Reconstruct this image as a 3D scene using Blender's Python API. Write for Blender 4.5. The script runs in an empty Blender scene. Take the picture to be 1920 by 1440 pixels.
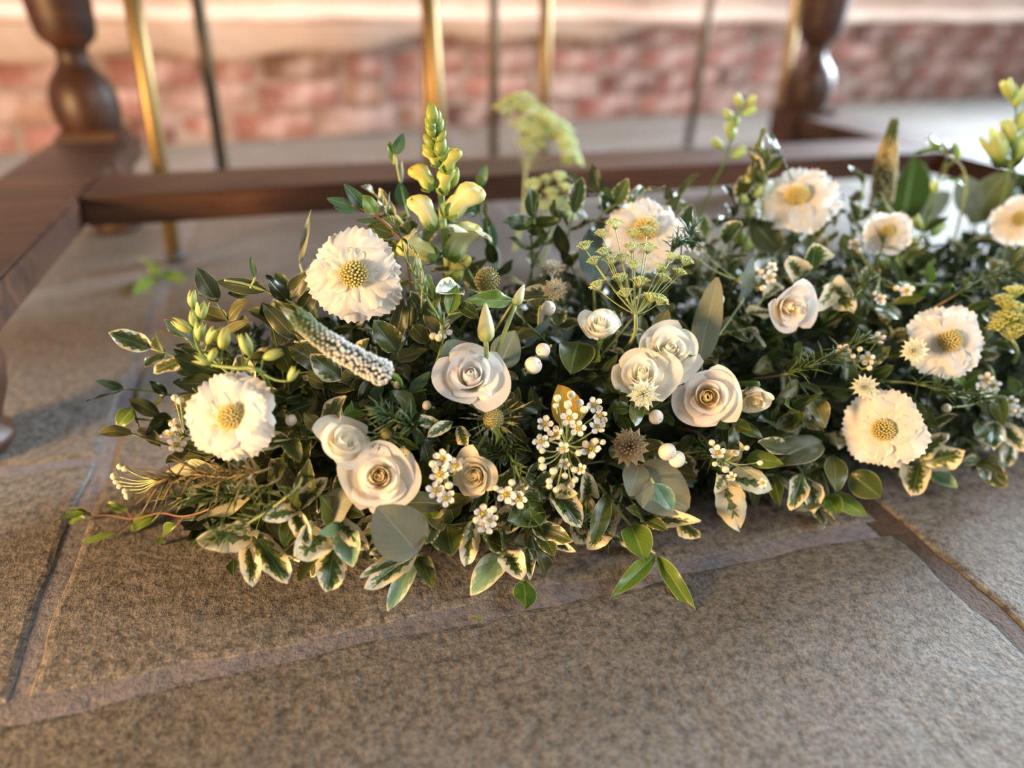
import bpy, bmesh, math, random
import numpy as np
from mathutils import Vector, Matrix
random.seed(7); rng = np.random.default_rng(7)
SC = bpy.context.scene
COL = SC.collection

# ------------------------------------------------------------------ camera
FPX = 1300.0                       # focal length in pixels of the 1920x1440 frame
CAM = np.array([0.0, 0.0, 0.36])
def _camera_axes():
    a = np.array([525-960, 720+20, -FPX]); a = a/np.linalg.norm(a)           # world +Y (into the room)
    xl = 960 + (FPX*FPX + (-740)*(63-720))/435.0
    b = np.array([xl-960, 720-63, -FPX]); b = b/np.linalg.norm(b)            # world +X (along the table)
    c = np.cross(a, b) * -1
    return np.array([b, a, c])
RC = _camera_axes()
cam_data = bpy.data.cameras.new('camera'); cam = bpy.data.objects.new('camera', cam_data); COL.objects.link(cam)
_m = Matrix([[*RC[i], CAM[i]] for i in range(3)] + [[0, 0, 0, 1]])
cam.matrix_world = _m
cam_data.sensor_width = 36.0; cam_data.lens = FPX/1920*36
cam_data.clip_start = 0.01; cam_data.clip_end = 50
cam_data.dof.use_dof = True; cam_data.dof.focus_distance = 0.465; cam_data.dof.aperture_fstop = 1.95
SC.camera = cam

# ------------------------------------------------------------------ light
SC.view_settings.view_transform = 'Standard'; SC.view_settings.look = 'None'
SC.view_settings.gamma = 1.0; SC.view_settings.use_curve_mapping = False
SC.view_settings.exposure = 0.60
world = bpy.data.worlds.new('room_light'); SC.world = world; world.use_nodes = True
world.node_tree.nodes['Background'].inputs[0].default_value = (0.95, 0.90, 0.85, 1)
world.node_tree.nodes['Background'].inputs[1].default_value = 0.17
def area(name, loc, target, size, energy, color):
    d = bpy.data.lights.new(name, 'AREA'); d.shape = 'RECTANGLE'; d.size, d.size_y = size; d.energy = energy; d.color = color
    o = bpy.data.objects.new(name, d); COL.objects.link(o); o.location = loc
    o.rotation_euler = (Vector(target)-Vector(loc)).to_track_quat('-Z', 'Y').to_euler()
    return o
win = area('window_daylight', (3.75, 2.05, 1.35), (0.25, 0.42, 0.05), (1.5, 1.6), 112, (0.76, 0.88, 1.0))
win.data.spread = math.radians(80)
area('warm_wall_lamp', (-1.20, 0.05, 0.30), (0.05, 0.5, 0.10), (0.26, 0.26), 33, (1.0, 0.60, 0.28))
area('warm_room_light', (-0.3, 1.62, 1.9), (0.6, 2.3, 0.2), (1.6, 0.5), 46, (1.0, 0.79, 0.68))
area('side_fill_light', (1.60, -0.45, 0.95), (0.4, 0.15, 0.0), (0.8, 0.9), 19, (0.90, 0.95, 1.0))  # neutral fill added out of view at the right to brighten the near floor

# ------------------------------------------------------------------ pixel helpers (photo frame -> points of the place)
def ray(px, py):
    return RC @ np.array([px-960, 720-py, -FPX]) / FPX      # scaled so that t is the depth along the axis
def proj(p):
    q = RC.T @ (np.asarray(p, float)-CAM); return 960+FPX*q[0]/-q[2], 720-FPX*q[1]/-q[2], -q[2]
def on_floor(px, py, z=0.0):
    d = ray(px, py); return CAM + d*((z-CAM[2])/d[2])
def on_plane_y(px, py, y):
    d = ray(px, py); return CAM + d*(y/d[1])
def at_depth(px, py, t): return CAM + ray(px, py)*t
AX_Y, RA, RB, X_END, R_END = 0.50, 0.145, 0.155, 0.02, 0.165  # the garland's long body
def hit(px, py, out=0.0, zmin=0.006):
    """first point of the (inflated) garland body or the floor seen at a pixel"""
    d = ray(px, py); best = None
    ra, rb, re = RA+out, RB+out, R_END+out
    for end in (False, True):
        A = d[1]**2/ra**2 + d[2]**2/rb**2; B = 2*(d[1]*(CAM[1]-AX_Y)/ra**2 + d[2]*CAM[2]/rb**2)
        C = (CAM[1]-AX_Y)**2/ra**2 + CAM[2]**2/rb**2 - 1
        if end:
            A += d[0]**2/re**2; B += 2*d[0]*(CAM[0]-X_END)/re**2; C += (CAM[0]-X_END)**2/re**2
        D = B*B-4*A*C
        if D < 0: continue
        t = (-B-math.sqrt(D))/(2*A); x = CAM[0]+d[0]*t
        if (x < X_END) == end and t > 0: best = t if best is None else min(best, t)
    if d[2] < 0:
        tf = (zmin-CAM[2])/d[2]
        if best is None:
            p = CAM+d*tf
            if p[1] > AX_Y and tf > 0.52:      # ray passes over the top: closest approach to the ridge
                q = np.array([CAM[1]-AX_Y, CAM[2]-rb*0.75]); e = np.array([d[1], d[2]])
                best = -(q@e)/(e@e)
            else: best = tf
        best = min(best, tf)
    elif best is None:
        q = np.array([CAM[1]-AX_Y, CAM[2]-rb*0.75]); e = np.array([d[1], d[2]]); best = -(q@e)/(e@e)
    return CAM + d*best
def to_cam(p):
    v = CAM-np.asarray(p); return v/np.linalg.norm(v)
RIGHT = RC @ np.array([1, 0, 0]); UPI = RC @ np.array([0, 1, 0]); UP = np.array([0, 0, 1.0])
def unit(v):
    v = np.asarray(v, float); return v/(np.linalg.norm(v)+1e-12)
def facing(p, right=0.0, up=0.0):
    """a direction that looks at the room's near side from p, leaning right and up as seen in the photo"""
    return unit(to_cam(p) + right*RIGHT + up*UPI)

# ------------------------------------------------------------------ materials
MATS = {}
class NT:
    def __init__(s, name):
        s.m = bpy.data.materials.new(name); s.m.use_nodes = True; s.t = s.m.node_tree; s.n = s.t.nodes
        s.p = s.n['Principled BSDF']; s.out = s.n['Material Output']; MATS[name] = s.m
    def node(s, typ, **kw):
        n = s.n.new(typ)
        for k, v in kw.items(): setattr(n, k, v)
        return n
    def link(s, a, b): s.t.links.new(a, b)
    def val(s, sock, v):
        if hasattr(v, 'is_output'): s.link(v, sock)
        else: sock.default_value = v
    def math(s, op, a, b=0.0, c=None, clamp=False):
        n = s.node('ShaderNodeMath', operation=op); n.use_clamp = clamp
        s.val(n.inputs[0], a); s.val(n.inputs[1], b)
        if c is not None: s.val(n.inputs[2], c)
        return n.outputs[0]
    def mix(s, f, a, b, mode='MIX'):
        n = s.node('ShaderNodeMix', data_type='RGBA', blend_type=mode)
        s.val(n.inputs[0], f); s.val(n.inputs[6], a); s.val(n.inputs[7], b); return n.outputs[2]
    def ramp(s, f, stops, interp='LINEAR'):
        n = s.node('ShaderNodeValToRGB'); r = n.color_ramp; r.interpolation = interp
        while len(r.elements) < len(stops): r.elements.new(0.5)
        for e, (p, c) in zip(r.elements, stops): e.position = p; e.color = (*c, 1)
        s.val(n.inputs[0], f); return n.outputs[0]
    def noise(s, scale, detail=3, rough=0.5, vec=None, dist=0.0):
        n = s.node('ShaderNodeTexNoise'); n.inputs['Scale'].default_value = scale; n.inputs['Detail'].default_value = detail
        n.inputs['Roughness'].default_value = rough; n.inputs['Distortion'].default_value = dist
        if vec is not None: s.link(vec, n.inputs['Vector'])
        return n.outputs[0]
    def uv(s):
        n = s.node('ShaderNodeUVMap'); x = s.node('ShaderNodeSeparateXYZ'); s.link(n.outputs[0], x.inputs[0])
        return x.outputs[0], x.outputs[1], n.outputs[0]
    def rand(s): return s.node('ShaderNodeObjectInfo').outputs['Random']
    def coord(s, k='Object'): return s.node('ShaderNodeTexCoord').outputs[k]
    def bump(s, h, strength=0.3, dist=0.01):
        n = s.node('ShaderNodeBump'); n.inputs['Strength'].default_value = strength; n.inputs['Distance'].default_value = dist
        s.link(h, n.inputs['Height']); s.link(n.outputs[0], s.p.inputs['Normal']); return n.outputs[0]
    def base(s, c, rough=0.5, spec=0.5):
        if not hasattr(c, 'is_output') and len(c) == 3: c = (*c, 1)
        s.val(s.p.inputs['Base Color'], c); s.val(s.p.inputs['Roughness'], rough); s.p.inputs['Specular IOR Level'].default_value = spec
        return s
    def translucent(s, c, amount):
        t = s.node('ShaderNodeBsdfTranslucent'); s.val(t.inputs[0], c if hasattr(c, 'is_output') else (*c, 1))
        m = s.node('ShaderNodeMixShader'); m.inputs[0].default_value = amount
        s.link(s.p.outputs[0], m.inputs[1]); s.link(t.outputs[0], m.inputs[2]); s.link(m.outputs[0], s.out.inputs[0])

def petal_mat(name, edge, base, thr=0.45, trans=0.28, rough=0.55):
    k = NT(name); u, v, uvv = k.uv()
    f = k.math('DIVIDE', v, thr, clamp=True)
    c = k.mix(f, (*base, 1), (*edge, 1))
    n = k.noise(9, 2, vec=uvv); c = k.mix(k.math('MULTIPLY', n, 0.10), c, (0.80, 0.74, 0.62, 1))
    k.base(c, rough, 0.35); k.translucent(c, trans)
    w = k.node('ShaderNodeTexWave'); w.inputs['Scale'].default_value = 9; w.inputs['Distortion'].default_value = 2.5
    k.link(uvv, w.inputs['Vector']); k.bump(w.outputs[0], 0.06, 0.001)
petal_mat('scabiosa_petal', (0.93, 0.91, 0.87), (0.90, 0.80, 0.50), 0.55, 0.42)
petal_mat('rose_petal', (0.96, 0.92, 0.86), (0.92, 0.82, 0.52), 0.55, 0.42, 0.42)
petal_mat('rose_heart', (0.95, 0.86, 0.62), (0.90, 0.76, 0.40), 0.8, 0.42, 0.45)
petal_mat('cream_rose_petal', (0.95, 0.88, 0.70), (0.86, 0.76, 0.40), 0.6, 0.42, 0.45)
petal_mat('ivory_rose_petal', (0.96, 0.94, 0.85), (0.84, 0.84, 0.48), 0.5, 0.42, 0.45)
petal_mat('blush_petal', (0.95, 0.89, 0.84), (0.90, 0.80, 0.52), 0.5, 0.42, 0.45)
petal_mat('lisianthus_petal', (0.95, 0.94, 0.93), (0.66, 0.70, 0.26), 0.4, 0.42, 0.45)
petal_mat('wax_petal', (0.93, 0.89, 0.85), (0.86, 0.74, 0.66), 0.4, 0.2, 0.5)
petal_mat('astrantia_bract', (0.82, 0.84, 0.70), (0.50, 0.58, 0.30), 0.6, 0.2, 0.6)
petal_mat('dry_bract', (0.50, 0.40, 0.24), (0.34, 0.25, 0.14), 0.6, 0.15, 0.6)
petal_mat('snap_petal', (0.90, 0.90, 0.70), (0.55, 0.68, 0.18), 0.6, 0.3, 0.45)

def leaf_mat(name, dark, light, rib, rough=0.38, trans=0.22, ribw=0.05, edge=None, edgew=0.07, back=None):
    k = NT(name); u, v, uvv = k.uv(); r = k.rand()
    c = k.mix(r, (*dark, 1), (*light, 1))
    n = k.noise(4, 3, vec=uvv); c = k.mix(k.math('MULTIPLY', n, 0.5), c, k.mix(0.5, c, (0.02, 0.04, 0.01, 1)))
    d = k.math('ABSOLUTE', k.math('SUBTRACT', u, 0.5))
    rm = k.math('SUBTRACT', 1.0, k.math('DIVIDE', d, ribw, clamp=True)); c = k.mix(k.math('MULTIPLY', rm, 0.8), c, (*rib, 1))
    # side veins
    vv = k.math('FRACT', k.math('ADD', k.math('MULTIPLY', v, 7.0), k.math('MULTIPLY', d, -6.0)))
    vm = k.math('LESS_THAN', vv, 0.12); c = k.mix(k.math('MULTIPLY', vm, 0.18), c, (*rib, 1))
    if edge:
        em = k.math('GREATER_THAN', d, 0.5-edgew); c = k.mix(k.math('MULTIPLY', em, 0.85), c, (*edge, 1))
    if back:
        g = k.node('ShaderNodeNewGeometry'); c = k.mix(g.outputs['Backfacing'], c, (*back, 1))
    k.base(c, rough, 0.5); k.translucent(c, trans)
    k.bump(k.math('ADD', k.math('MULTIPLY', rm, -0.6), k.math('MULTIPLY', vv, 0.15)), 0.25, 0.002)
leaf_mat('glossy_leaf', (0.036, 0.062, 0.010), (0.105, 0.140, 0.020), (0.20, 0.28, 0.10), 0.32, 0.2, edge=(0.30, 0.36, 0.18), edgew=0.035)
leaf_mat('olive_leaf', (0.060, 0.070, 0.018), (0.165, 0.155, 0.045), (0.26, 0.28, 0.14), 0.42, 0.2, edge=(0.36, 0.38, 0.22), edgew=0.03)
leaf_mat('bright_leaf', (0.12, 0.22, 0.025), (0.20, 0.32, 0.04), (0.38, 0.48, 0.14), 0.36, 0.3, edge=(0.52, 0.58, 0.30), edgew=0.03)
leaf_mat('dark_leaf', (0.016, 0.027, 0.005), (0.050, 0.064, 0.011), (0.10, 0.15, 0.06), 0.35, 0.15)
leaf_mat('eucalyptus_leaf', (0.20, 0.225, 0.150), (0.28, 0.29, 0.205), (0.40, 0.39, 0.28), 0.62, 0.15, 0.025)
leaf_mat('blue_eucalyptus_leaf', (0.16, 0.25, 0.24), (0.24, 0.33, 0.32), (0.34, 0.42, 0.38), 0.42, 0.15, 0.025)
leaf_mat('small_eucalyptus_leaf', (0.045, 0.115, 0.045), (0.085, 0.185, 0.095), (0.20, 0.30, 0.16), 0.42, 0.2)
leaf_mat('autumn_leaf', (0.50, 0.27, 0.03), (0.62, 0.36, 0.04), (0.60, 0.45, 0.14), 0.4, 0.3)
leaf_mat('pale_leaf', (0.40, 0.42, 0.22), (0.55, 0.52, 0.30), (0.60, 0.58, 0.40), 0.5, 0.2)

def variegated(name, green, mid, cream, width, feather, trans=0.2):
    k = NT(name); u, v, uvv = k.uv(); r = k.rand()
    d = k.math('MULTIPLY', k.math('ABSOLUTE', k.math('SUBTRACT', u, 0.5)), 2.0)
    tip = k.math('POWER', v, 5.0); d2 = k.math('MAXIMUM', d, k.math('MULTIPLY', tip, 0.95))
    off = k.node('ShaderNodeCombineXYZ'); k.link(k.math('MULTIPLY', r, 37.0), off.inputs[0]); k.link(k.math('MULTIPLY', r, 11.0), off.inputs[1])
    add = k.node('ShaderNodeVectorMath', operation='ADD'); k.link(uvv, add.inputs[0]); k.link(off.outputs[0], add.inputs[1])
    sc = k.node('ShaderNodeVectorMath', operation='MULTIPLY'); k.link(add.outputs[0], sc.inputs[0]); sc.inputs[1].default_value = (1.0, 2.2, 1)
    n = k.noise(6, 3, 0.6, vec=sc.outputs[0])
    vein = k.math('FRACT', k.math('ADD', k.math('MULTIPLY', v, 5.0), k.math('MULTIPLY', d, -2.2)))
    q = k.math('ADD', d2, k.math('MULTIPLY', k.math('SUBTRACT', n, 0.5), feather))
    q = k.math('ADD', q, k.math('MULTIPLY', k.math('SUBTRACT', vein, 0.5), 0.28))
    q = k.math('ADD', q, k.math('MULTIPLY', k.math('SUBTRACT', r, 0.5), 0.45))
    m1 = k.math('GREATER_THAN', q, width); m2 = k.math('GREATER_THAN', q, width-0.22)
    c = k.mix(m2, (*green, 1), (*mid, 1)); c = k.mix(m1, c, (*cream, 1))
    rm = k.math('SUBTRACT', 1.0, k.math('DIVIDE', d, 0.07, clamp=True)); c = k.mix(k.math('MULTIPLY', rm, 0.45), c, (0.36, 0.42, 0.20, 1))
    k.base(c, 0.36, 0.5); k.translucent(c, trans)
    k.bump(k.math('ADD', k.math('MULTIPLY', rm, -0.7), k.math('MULTIPLY', vein, 0.18)), 0.3, 0.002)
variegated('variegated_leaf', (0.045, 0.092, 0.020), (0.17, 0.20, 0.055), (0.86, 0.78, 0.54), 0.42, 0.80)
variegated('cream_edged_leaf', (0.060, 0.085, 0.020), (0.15, 0.155, 0.048), (0.72, 0.66, 0.44), 0.90, 0.28)
variegated('mint_leaf', (0.20, 0.35, 0.22), (0.32, 0.45, 0.30), (0.66, 0.70, 0.52), 0.95, 0.25)

def flat_mat(name, c, rough=0.5, var=0.25, scale=60, spec=0.5, trans=0.0, metal=0.0):
    k = NT(name); n = k.noise(scale, 2, vec=k.coord()); r = k.rand()
    f = k.math('ADD', k.math('MULTIPLY', n, 0.7), k.math('MULTIPLY', r, 0.3))
    a = tuple(x*(1-var) for x in c); b = tuple(min(1, x*(1+var)) for x in c)
    cc = k.mix(f, (*a, 1), (*b, 1)); k.base(cc, rough, spec); k.p.inputs['Metallic'].default_value = metal
    if trans: k.translucent(cc, trans)
    return k
flat_mat('green_stem', (0.16, 0.26, 0.06), 0.45)
flat_mat('dark_stem', (0.08, 0.12, 0.035), 0.5)
flat_mat('brown_stem', (0.26, 0.19, 0.09), 0.6)
flat_mat('red_stem', (0.22, 0.10, 0.06), 0.5)
flat_mat('pale_stem', (0.36, 0.42, 0.16), 0.45)
flat_mat('scabiosa_eye', (0.74, 0.62, 0.24), 0.45, 0.2)
flat_mat('scabiosa_eye_base', (0.20, 0.17, 0.03), 0.7, 0.3)
flat_mat('sepal', (0.17, 0.27, 0.07), 0.5, trans=0.15)
flat_mat('snowberry_skin', (0.86, 0.81, 0.70), 0.42, 0.06, 40)
flat_mat('berry_eye', (0.22, 0.15, 0.08), 0.7)
flat_mat('wax_bud', (0.80, 0.72, 0.52), 0.42, 0.12)
flat_mat('wax_eye', (0.46, 0.38, 0.05), 0.5, 0.3)
flat_mat('wax_cup', (0.78, 0.76, 0.55), 0.5, 0.15)
flat_mat('needle_green', (0.065, 0.110, 0.020), 0.45, 0.4)
flat_mat('needle_brown', (0.17, 0.13, 0.045), 0.55, 0.4)
flat_mat('needle_bluegreen', (0.05, 0.11, 0.045), 0.42, 0.4)
flat_mat('umbel_floret', (0.50, 0.60, 0.26), 0.55, 0.3)
flat_mat('umbel_yellow', (0.55, 0.55, 0.14), 0.55, 0.3)
flat_mat('thistle_cone', (0.36, 0.33, 0.13), 0.6, 0.35)
flat_mat('thistle_bract', (0.14, 0.155, 0.06), 0.5, 0.3)
flat_mat('astrantia_stamen', (0.72, 0.74, 0.60), 0.6, 0.3)
flat_mat('dry_stamen', (0.28, 0.20, 0.12), 0.7, 0.35)
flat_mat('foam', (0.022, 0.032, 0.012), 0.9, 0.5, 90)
flat_mat('brass_metal', (0.34, 0.235, 0.10), 0.48, 0.10, 8, metal=0.85)
flat_mat('dark_brass', (0.13, 0.10, 0.06), 0.5, 0.10, 8, metal=0.6)
flat_mat('spike_core', (0.030, 0.050, 0.014), 0.7)
flat_mat('rubber', (0.03, 0.03, 0.03), 0.7)
flat_mat('seat_fabric', (0.55, 0.48, 0.40), 0.9)

def colour_attr_mat(name, rough=0.5):
    k = NT(name); a = k.node('ShaderNodeVertexColor'); a.layer_name = 'tint'; k.base(a.outputs[0], rough, 0.4); return k
colour_attr_mat('tinted_beads', 0.5)

def bud_mat(name, tip, mid, base, stripe):
    k = NT(name); u, v, uvv = k.uv(); r = k.rand()
    c = k.ramp(v, [(0.0, base), (0.16, base), (0.55, mid), (1.0, tip)])
    s = k.math('FRACT', k.math('MULTIPLY', u, 5.0)); m = k.math('LESS_THAN', k.math('ABSOLUTE', k.math('SUBTRACT', s, 0.5)), 0.16)
    c = k.mix(k.math('MULTIPLY', m, 0.6), c, (*stripe, 1))
    c = k.mix(k.math('MULTIPLY', r, 0.35), c, (0.62, 0.55, 0.12, 1))
    k.base(c, 0.42, 0.45); k.translucent(c, 0.25)
bud_mat('larkspur_bud', (0.66, 0.62, 0.18), (0.62, 0.68, 0.34), (0.30, 0.44, 0.10), (0.36, 0.52, 0.16))
bud_mat('snap_green_bud', (0.34, 0.46, 0.12), (0.26, 0.40, 0.08), (0.14, 0.26, 0.04), (0.30, 0.46, 0.12))
bud_mat('snap_yellow_bud', (0.72, 0.58, 0.05), (0.58, 0.60, 0.16), (0.24, 0.40, 0.06), (0.66, 0.68, 0.26))
bud_mat('snap_cream_bud', (0.78, 0.68, 0.16), (0.78, 0.79, 0.46), (0.34, 0.50, 0.12), (0.84, 0.85, 0.62))
bud_mat('white_bud', (0.86, 0.86, 0.66), (0.84, 0.84, 0.62), (0.42, 0.54, 0.18), (0.70, 0.76, 0.42))

def stone():
    k = NT('flagstone_slate'); co = k.coord('Object'); r = k.rand()
    n1 = k.noise(3.5, 4, 0.6, vec=co, dist=0.4); n2 = k.noise(130, 4, 0.7, vec=co); n3 = k.noise(330, 3, 0.7, vec=co); n4 = k.noise(14, 5, 0.6, vec=co, dist=1.0)
    c = k.ramp(n1, [(0.28, (0.135, 0.122, 0.104)), (0.5, (0.172, 0.163, 0.148)), (0.72, (0.210, 0.205, 0.198))])
    c = k.mix(k.math('MULTIPLY', n4, 0.45), c, (0.128, 0.112, 0.090, 1))
    g = k.ramp(n2, [(0.34, (0.48, 0.45, 0.41)), (0.5, (1.0, 1.0, 1.0)), (0.68, (1.38, 1.36, 1.32))]); c = k.mix(1.0, c, g, 'MULTIPLY')
    g2 = k.ramp(n3, [(0.34, (0.55, 0.53, 0.50)), (0.5, (1, 1, 1)), (0.70, (1.40, 1.40, 1.40))]); c = k.mix(0.9, c, g2, 'MULTIPLY')
    c = k.mix(1.0, c, k.ramp(r, [(0.0, (0.88, 0.86, 0.84)), (1.0, (1.12, 1.10, 1.08))]), 'MULTIPLY')
    fl = k.noise(60, 3, 0.6, vec=co); fm = k.ramp(fl, [(0.70, (0, 0, 0)), (0.76, (1, 1, 1))]); c = k.mix(k.math('MULTIPLY', fm, 0.4), c, (0.62, 0.58, 0.55, 1))
    rr = k.math('ADD', 0.58, k.math('MULTIPLY', n2, 0.25))
    k.base(c, rr, 0.35)
    h = k.math('ADD', k.math('ADD', k.math('MULTIPLY', n2, 0.30), k.math('MULTIPLY', n3, 0.14)), k.math('ADD', k.math('MULTIPLY', n1, 1.6), k.math('MULTIPLY', n4, 0.5)))
    k.bump(h, 0.9, 0.007)
stone()
def mortar_mat(name, a, b, rough=0.75):
    k = NT(name); co = k.coord('Object'); n = k.noise(40, 5, 0.6, vec=co); n1 = k.noise(5, 2, vec=co)
    nf = k.noise(260, 3, 0.7, vec=co); c = k.mix(n, (*a, 1), (*b, 1)); c = k.mix(k.math('MULTIPLY', n1, 0.7), c, (*a, 1))
    c = k.mix(0.8, c, k.ramp(nf, [(0.33, (0.55, 0.53, 0.5)), (0.5, (1, 1, 1)), (0.7, (1.3, 1.3, 1.3))]), 'MULTIPLY'); k.base(c, rough, 0.4); k.bump(k.math('ADD', n, k.math('MULTIPLY', nf, 0.3)), 0.7, 0.005)
mortar_mat('grey_mortar', (0.135, 0.122, 0.126), (0.265, 0.252, 0.275))
mortar_mat('brown_joint', (0.055, 0.030, 0.016), (0.105, 0.060, 0.032))
mortar_mat('lime_mortar', (0.40, 0.30, 0.26), (0.58, 0.48, 0.43))
def plaster():
    k = NT('limewashed_plaster'); co = k.coord('Object'); n = k.noise(3.2, 4, 0.6, vec=co); n2 = k.noise(22, 4, vec=co)
    c = k.ramp(n, [(0.3, (0.50, 0.36, 0.29)), (0.5, (0.62, 0.47, 0.38)), (0.7, (0.70, 0.56, 0.47))]); k.base(c, 0.85, 0.3)
    k.bump(k.math('ADD', n, k.math('MULTIPLY', n2, 0.3)), 0.5, 0.02)
plaster()
def brick_mat():
    k = NT('old_brick'); r = k.rand(); co = k.coord('Object'); n = k.noise(16, 4, 0.6, vec=co); n2 = k.noise(9, 3, vec=co)
    c = k.ramp(r, [(0.0, (0.14, 0.070, 0.055)), (0.18, (0.36, 0.145, 0.115)), (0.4, (0.46, 0.225, 0.185)), (0.6, (0.29, 0.115, 0.090)), (0.78, (0.54, 0.38, 0.34)), (0.9, (0.40, 0.215, 0.13)), (1.0, (0.10, 0.06, 0.05))])
    n5 = k.noise(11, 5, 0.7, vec=co, dist=1.2)
    c = k.mix(k.ramp(n5, [(0.30, (0.75, 0.75, 0.75)), (0.46, (0, 0, 0))]), c, (0.20, 0.085, 0.055, 1))
    c = k.mix(k.ramp(n2, [(0.52, (0, 0, 0)), (0.66, (0.75, 0.75, 0.75))]), c, (0.70, 0.54, 0.49, 1))
    k.base(c, 0.8, 0.3); k.bump(n, 0.6, 0.01)
brick_mat()
def wood():
    k = NT('dark_oak'); co = k.coord('Object')
    mp = k.node('ShaderNodeMapping'); mp.inputs['Scale'].default_value = (3, 22, 22); k.link(co, mp.inputs[0])
    n = k.noise(2.0, 5, 0.6, vec=mp.outputs[0], dist=0.6); n2 = k.noise(6, 3, vec=co)
    c = k.ramp(n, [(0.3, (0.022, 0.009, 0.005)), (0.55, (0.060, 0.023, 0.010)), (0.75, (0.105, 0.043, 0.019))])
    k.base(c, k.math('ADD', 0.38, k.math('MULTIPLY', n2, 0.22)), 0.5); k.bump(n, 0.15, 0.002)
wood()
M = MATS

# ------------------------------------------------------------------ mesh helpers
def mk_mesh(name, verts, faces, mat, uvs=None, smooth=True, tint=None):
    me = bpy.data.meshes.new(name); me.from_pydata([tuple(v) for v in verts], [], [tuple(f) for f in faces])
    me.materials.append(M[mat])
    if smooth: me.polygons.foreach_set('use_smooth', [True]*len(me.polygons))
    if uvs is not None:
        l = me.uv_layers.new(name='UVMap'); idx = np.empty(len(me.loops), int); me.loops.foreach_get('vertex_index', idx)
        l.data.foreach_set('uv', np.asarray(uvs, float)[idx].ravel())
    if tint is not None:
        a = me.color_attributes.new('tint', 'FLOAT_COLOR', 'POINT'); a.data.foreach_set('color', np.asarray(tint, float).ravel())
    me.update(); return me
def sheet(fn, nu, nv):
    us = np.linspace(-1, 1, nu+1); vs = np.linspace(0, 1, nv+1); V = []; U = []; F = []
    for v in vs:
        for u in us: V.append(fn(u, v)); U.append((u*.5+.5, v))
    for j in range(nv):
        for i in range(nu):
            a = j*(nu+1)+i; F.append((a, a+1, a+nu+2, a+nu+1))
    return V, F, U
def tube(points, radii, n=6, cap=True):
    P = [np.asarray(p, float) for p in points]; V = []; F = []
    if not hasattr(radii, '__len__'): radii = [radii]*len(P)
    ref = None
    for i, p in enumerate(P):
        t = unit(P[min(i+1, len(P)-1)]-P[max(i-1, 0)])
        if ref is None: ref = np.array([1, 0, 0]) if abs(t[0]) < .8 else np.array([0, 1, 0])
        a = unit(ref-t*(ref@t)); b = np.cross(t, a); ref = a
        for k in range(n):
            q = 2*math.pi*k/n; V.append(p+radii[i]*(a*math.cos(q)+b*math.sin(q)))
    for i in range(len(P)-1):
        for k in range(n):
            k2 = (k+1) % n; F.append((i*n+k, i*n+k2, (i+1)*n+k2, (i+1)*n+k))
    if cap: F.append(tuple(range(n-1, -1, -1))); F.append(tuple((len(P)-1)*n+k for k in range(n)))
    return V, F
def bezier(a, b, c, n=8):
    a, b, c = map(np.asarray, (a, b, c)); return [(1-t)**2*a+2*t*(1-t)*b+t*t*c for t in np.linspace(0, 1, n)]
def smooth_path(pts, n=5):
    P = [np.asarray(p, float) for p in pts]
    if len(P) < 3: return [P[0]+(P[-1]-P[0])*t for t in np.linspace(0, 1, n+1)]
    out = []
    for i in range(len(P)-1):
        p0, p1, p2, p3 = P[max(i-1, 0)], P[i], P[i+1], P[min(i+2, len(P)-1)]
        for t in np.linspace(0, 1, n, endpoint=False):
            out.append(.5*((2*p1)+(-p0+p2)*t+(2*p0-5*p1+4*p2-p3)*t*t+(-p0+3*p1-3*p2+p3)*t**3))
    out.append(P[-1]); return out
_ico = {}
def ico(sub):
    if sub not in _ico:
        bm = bmesh.new(); bmesh.ops.create_icosphere(bm, subdivisions=sub, radius=1.0); bm.verts.ensure_lookup_table()
        _ico[sub] = (np.array([v.co[:] for v in bm.verts]), [tuple(v.index for v in f.verts) for f in bm.faces]); bm.free()
    return _ico[sub]
def beads(cs, rs, sub=1, stretch=None, dirs=None):
    V0, F0 = ico(sub); V = []; F = []
    for i, (c, r) in enumerate(zip(cs, rs)):
        o = len(V); pts = V0*r
        if dirs is not None:
            d = unit(dirs[i]); pts = pts + np.outer(pts@d, d)*(stretch-1)
        V.extend(np.asarray(c)+pts); F.extend(tuple(x+o for x in f) for f in F0)
    return V, F
def lathe(prof, n=16, lobes=0, amp=0.0, bend=None):
    """prof: list of (r, z); returns verts, faces, uvs"""
    V = []; F = []; U = []; m = len(prof)
    for j, (r, z) in enumerate(prof):
        for k in range(n+1):
            q = 2*math.pi*k/n; rr = r*(1+amp*math.cos(lobes*q)) if lobes else r
            p = np.array([rr*math.cos(q), rr*math.sin(q), z])
            if bend: p = bend(p, j/(m-1))
            V.append(p); U.append((k/n, j/(m-1)))
    for j in range(m-1):
        for k in range(n):
            a = j*(n+1)+k; F.append((a, a+1, a+n+2, a+n+1))
    return V, F, U
def join(*vf):
    V = []; F = []
    for v, f in vf:
        o = len(V); V.extend(v); F.extend(tuple(i+o for i in q) for q in f)
    return V, F

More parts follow.
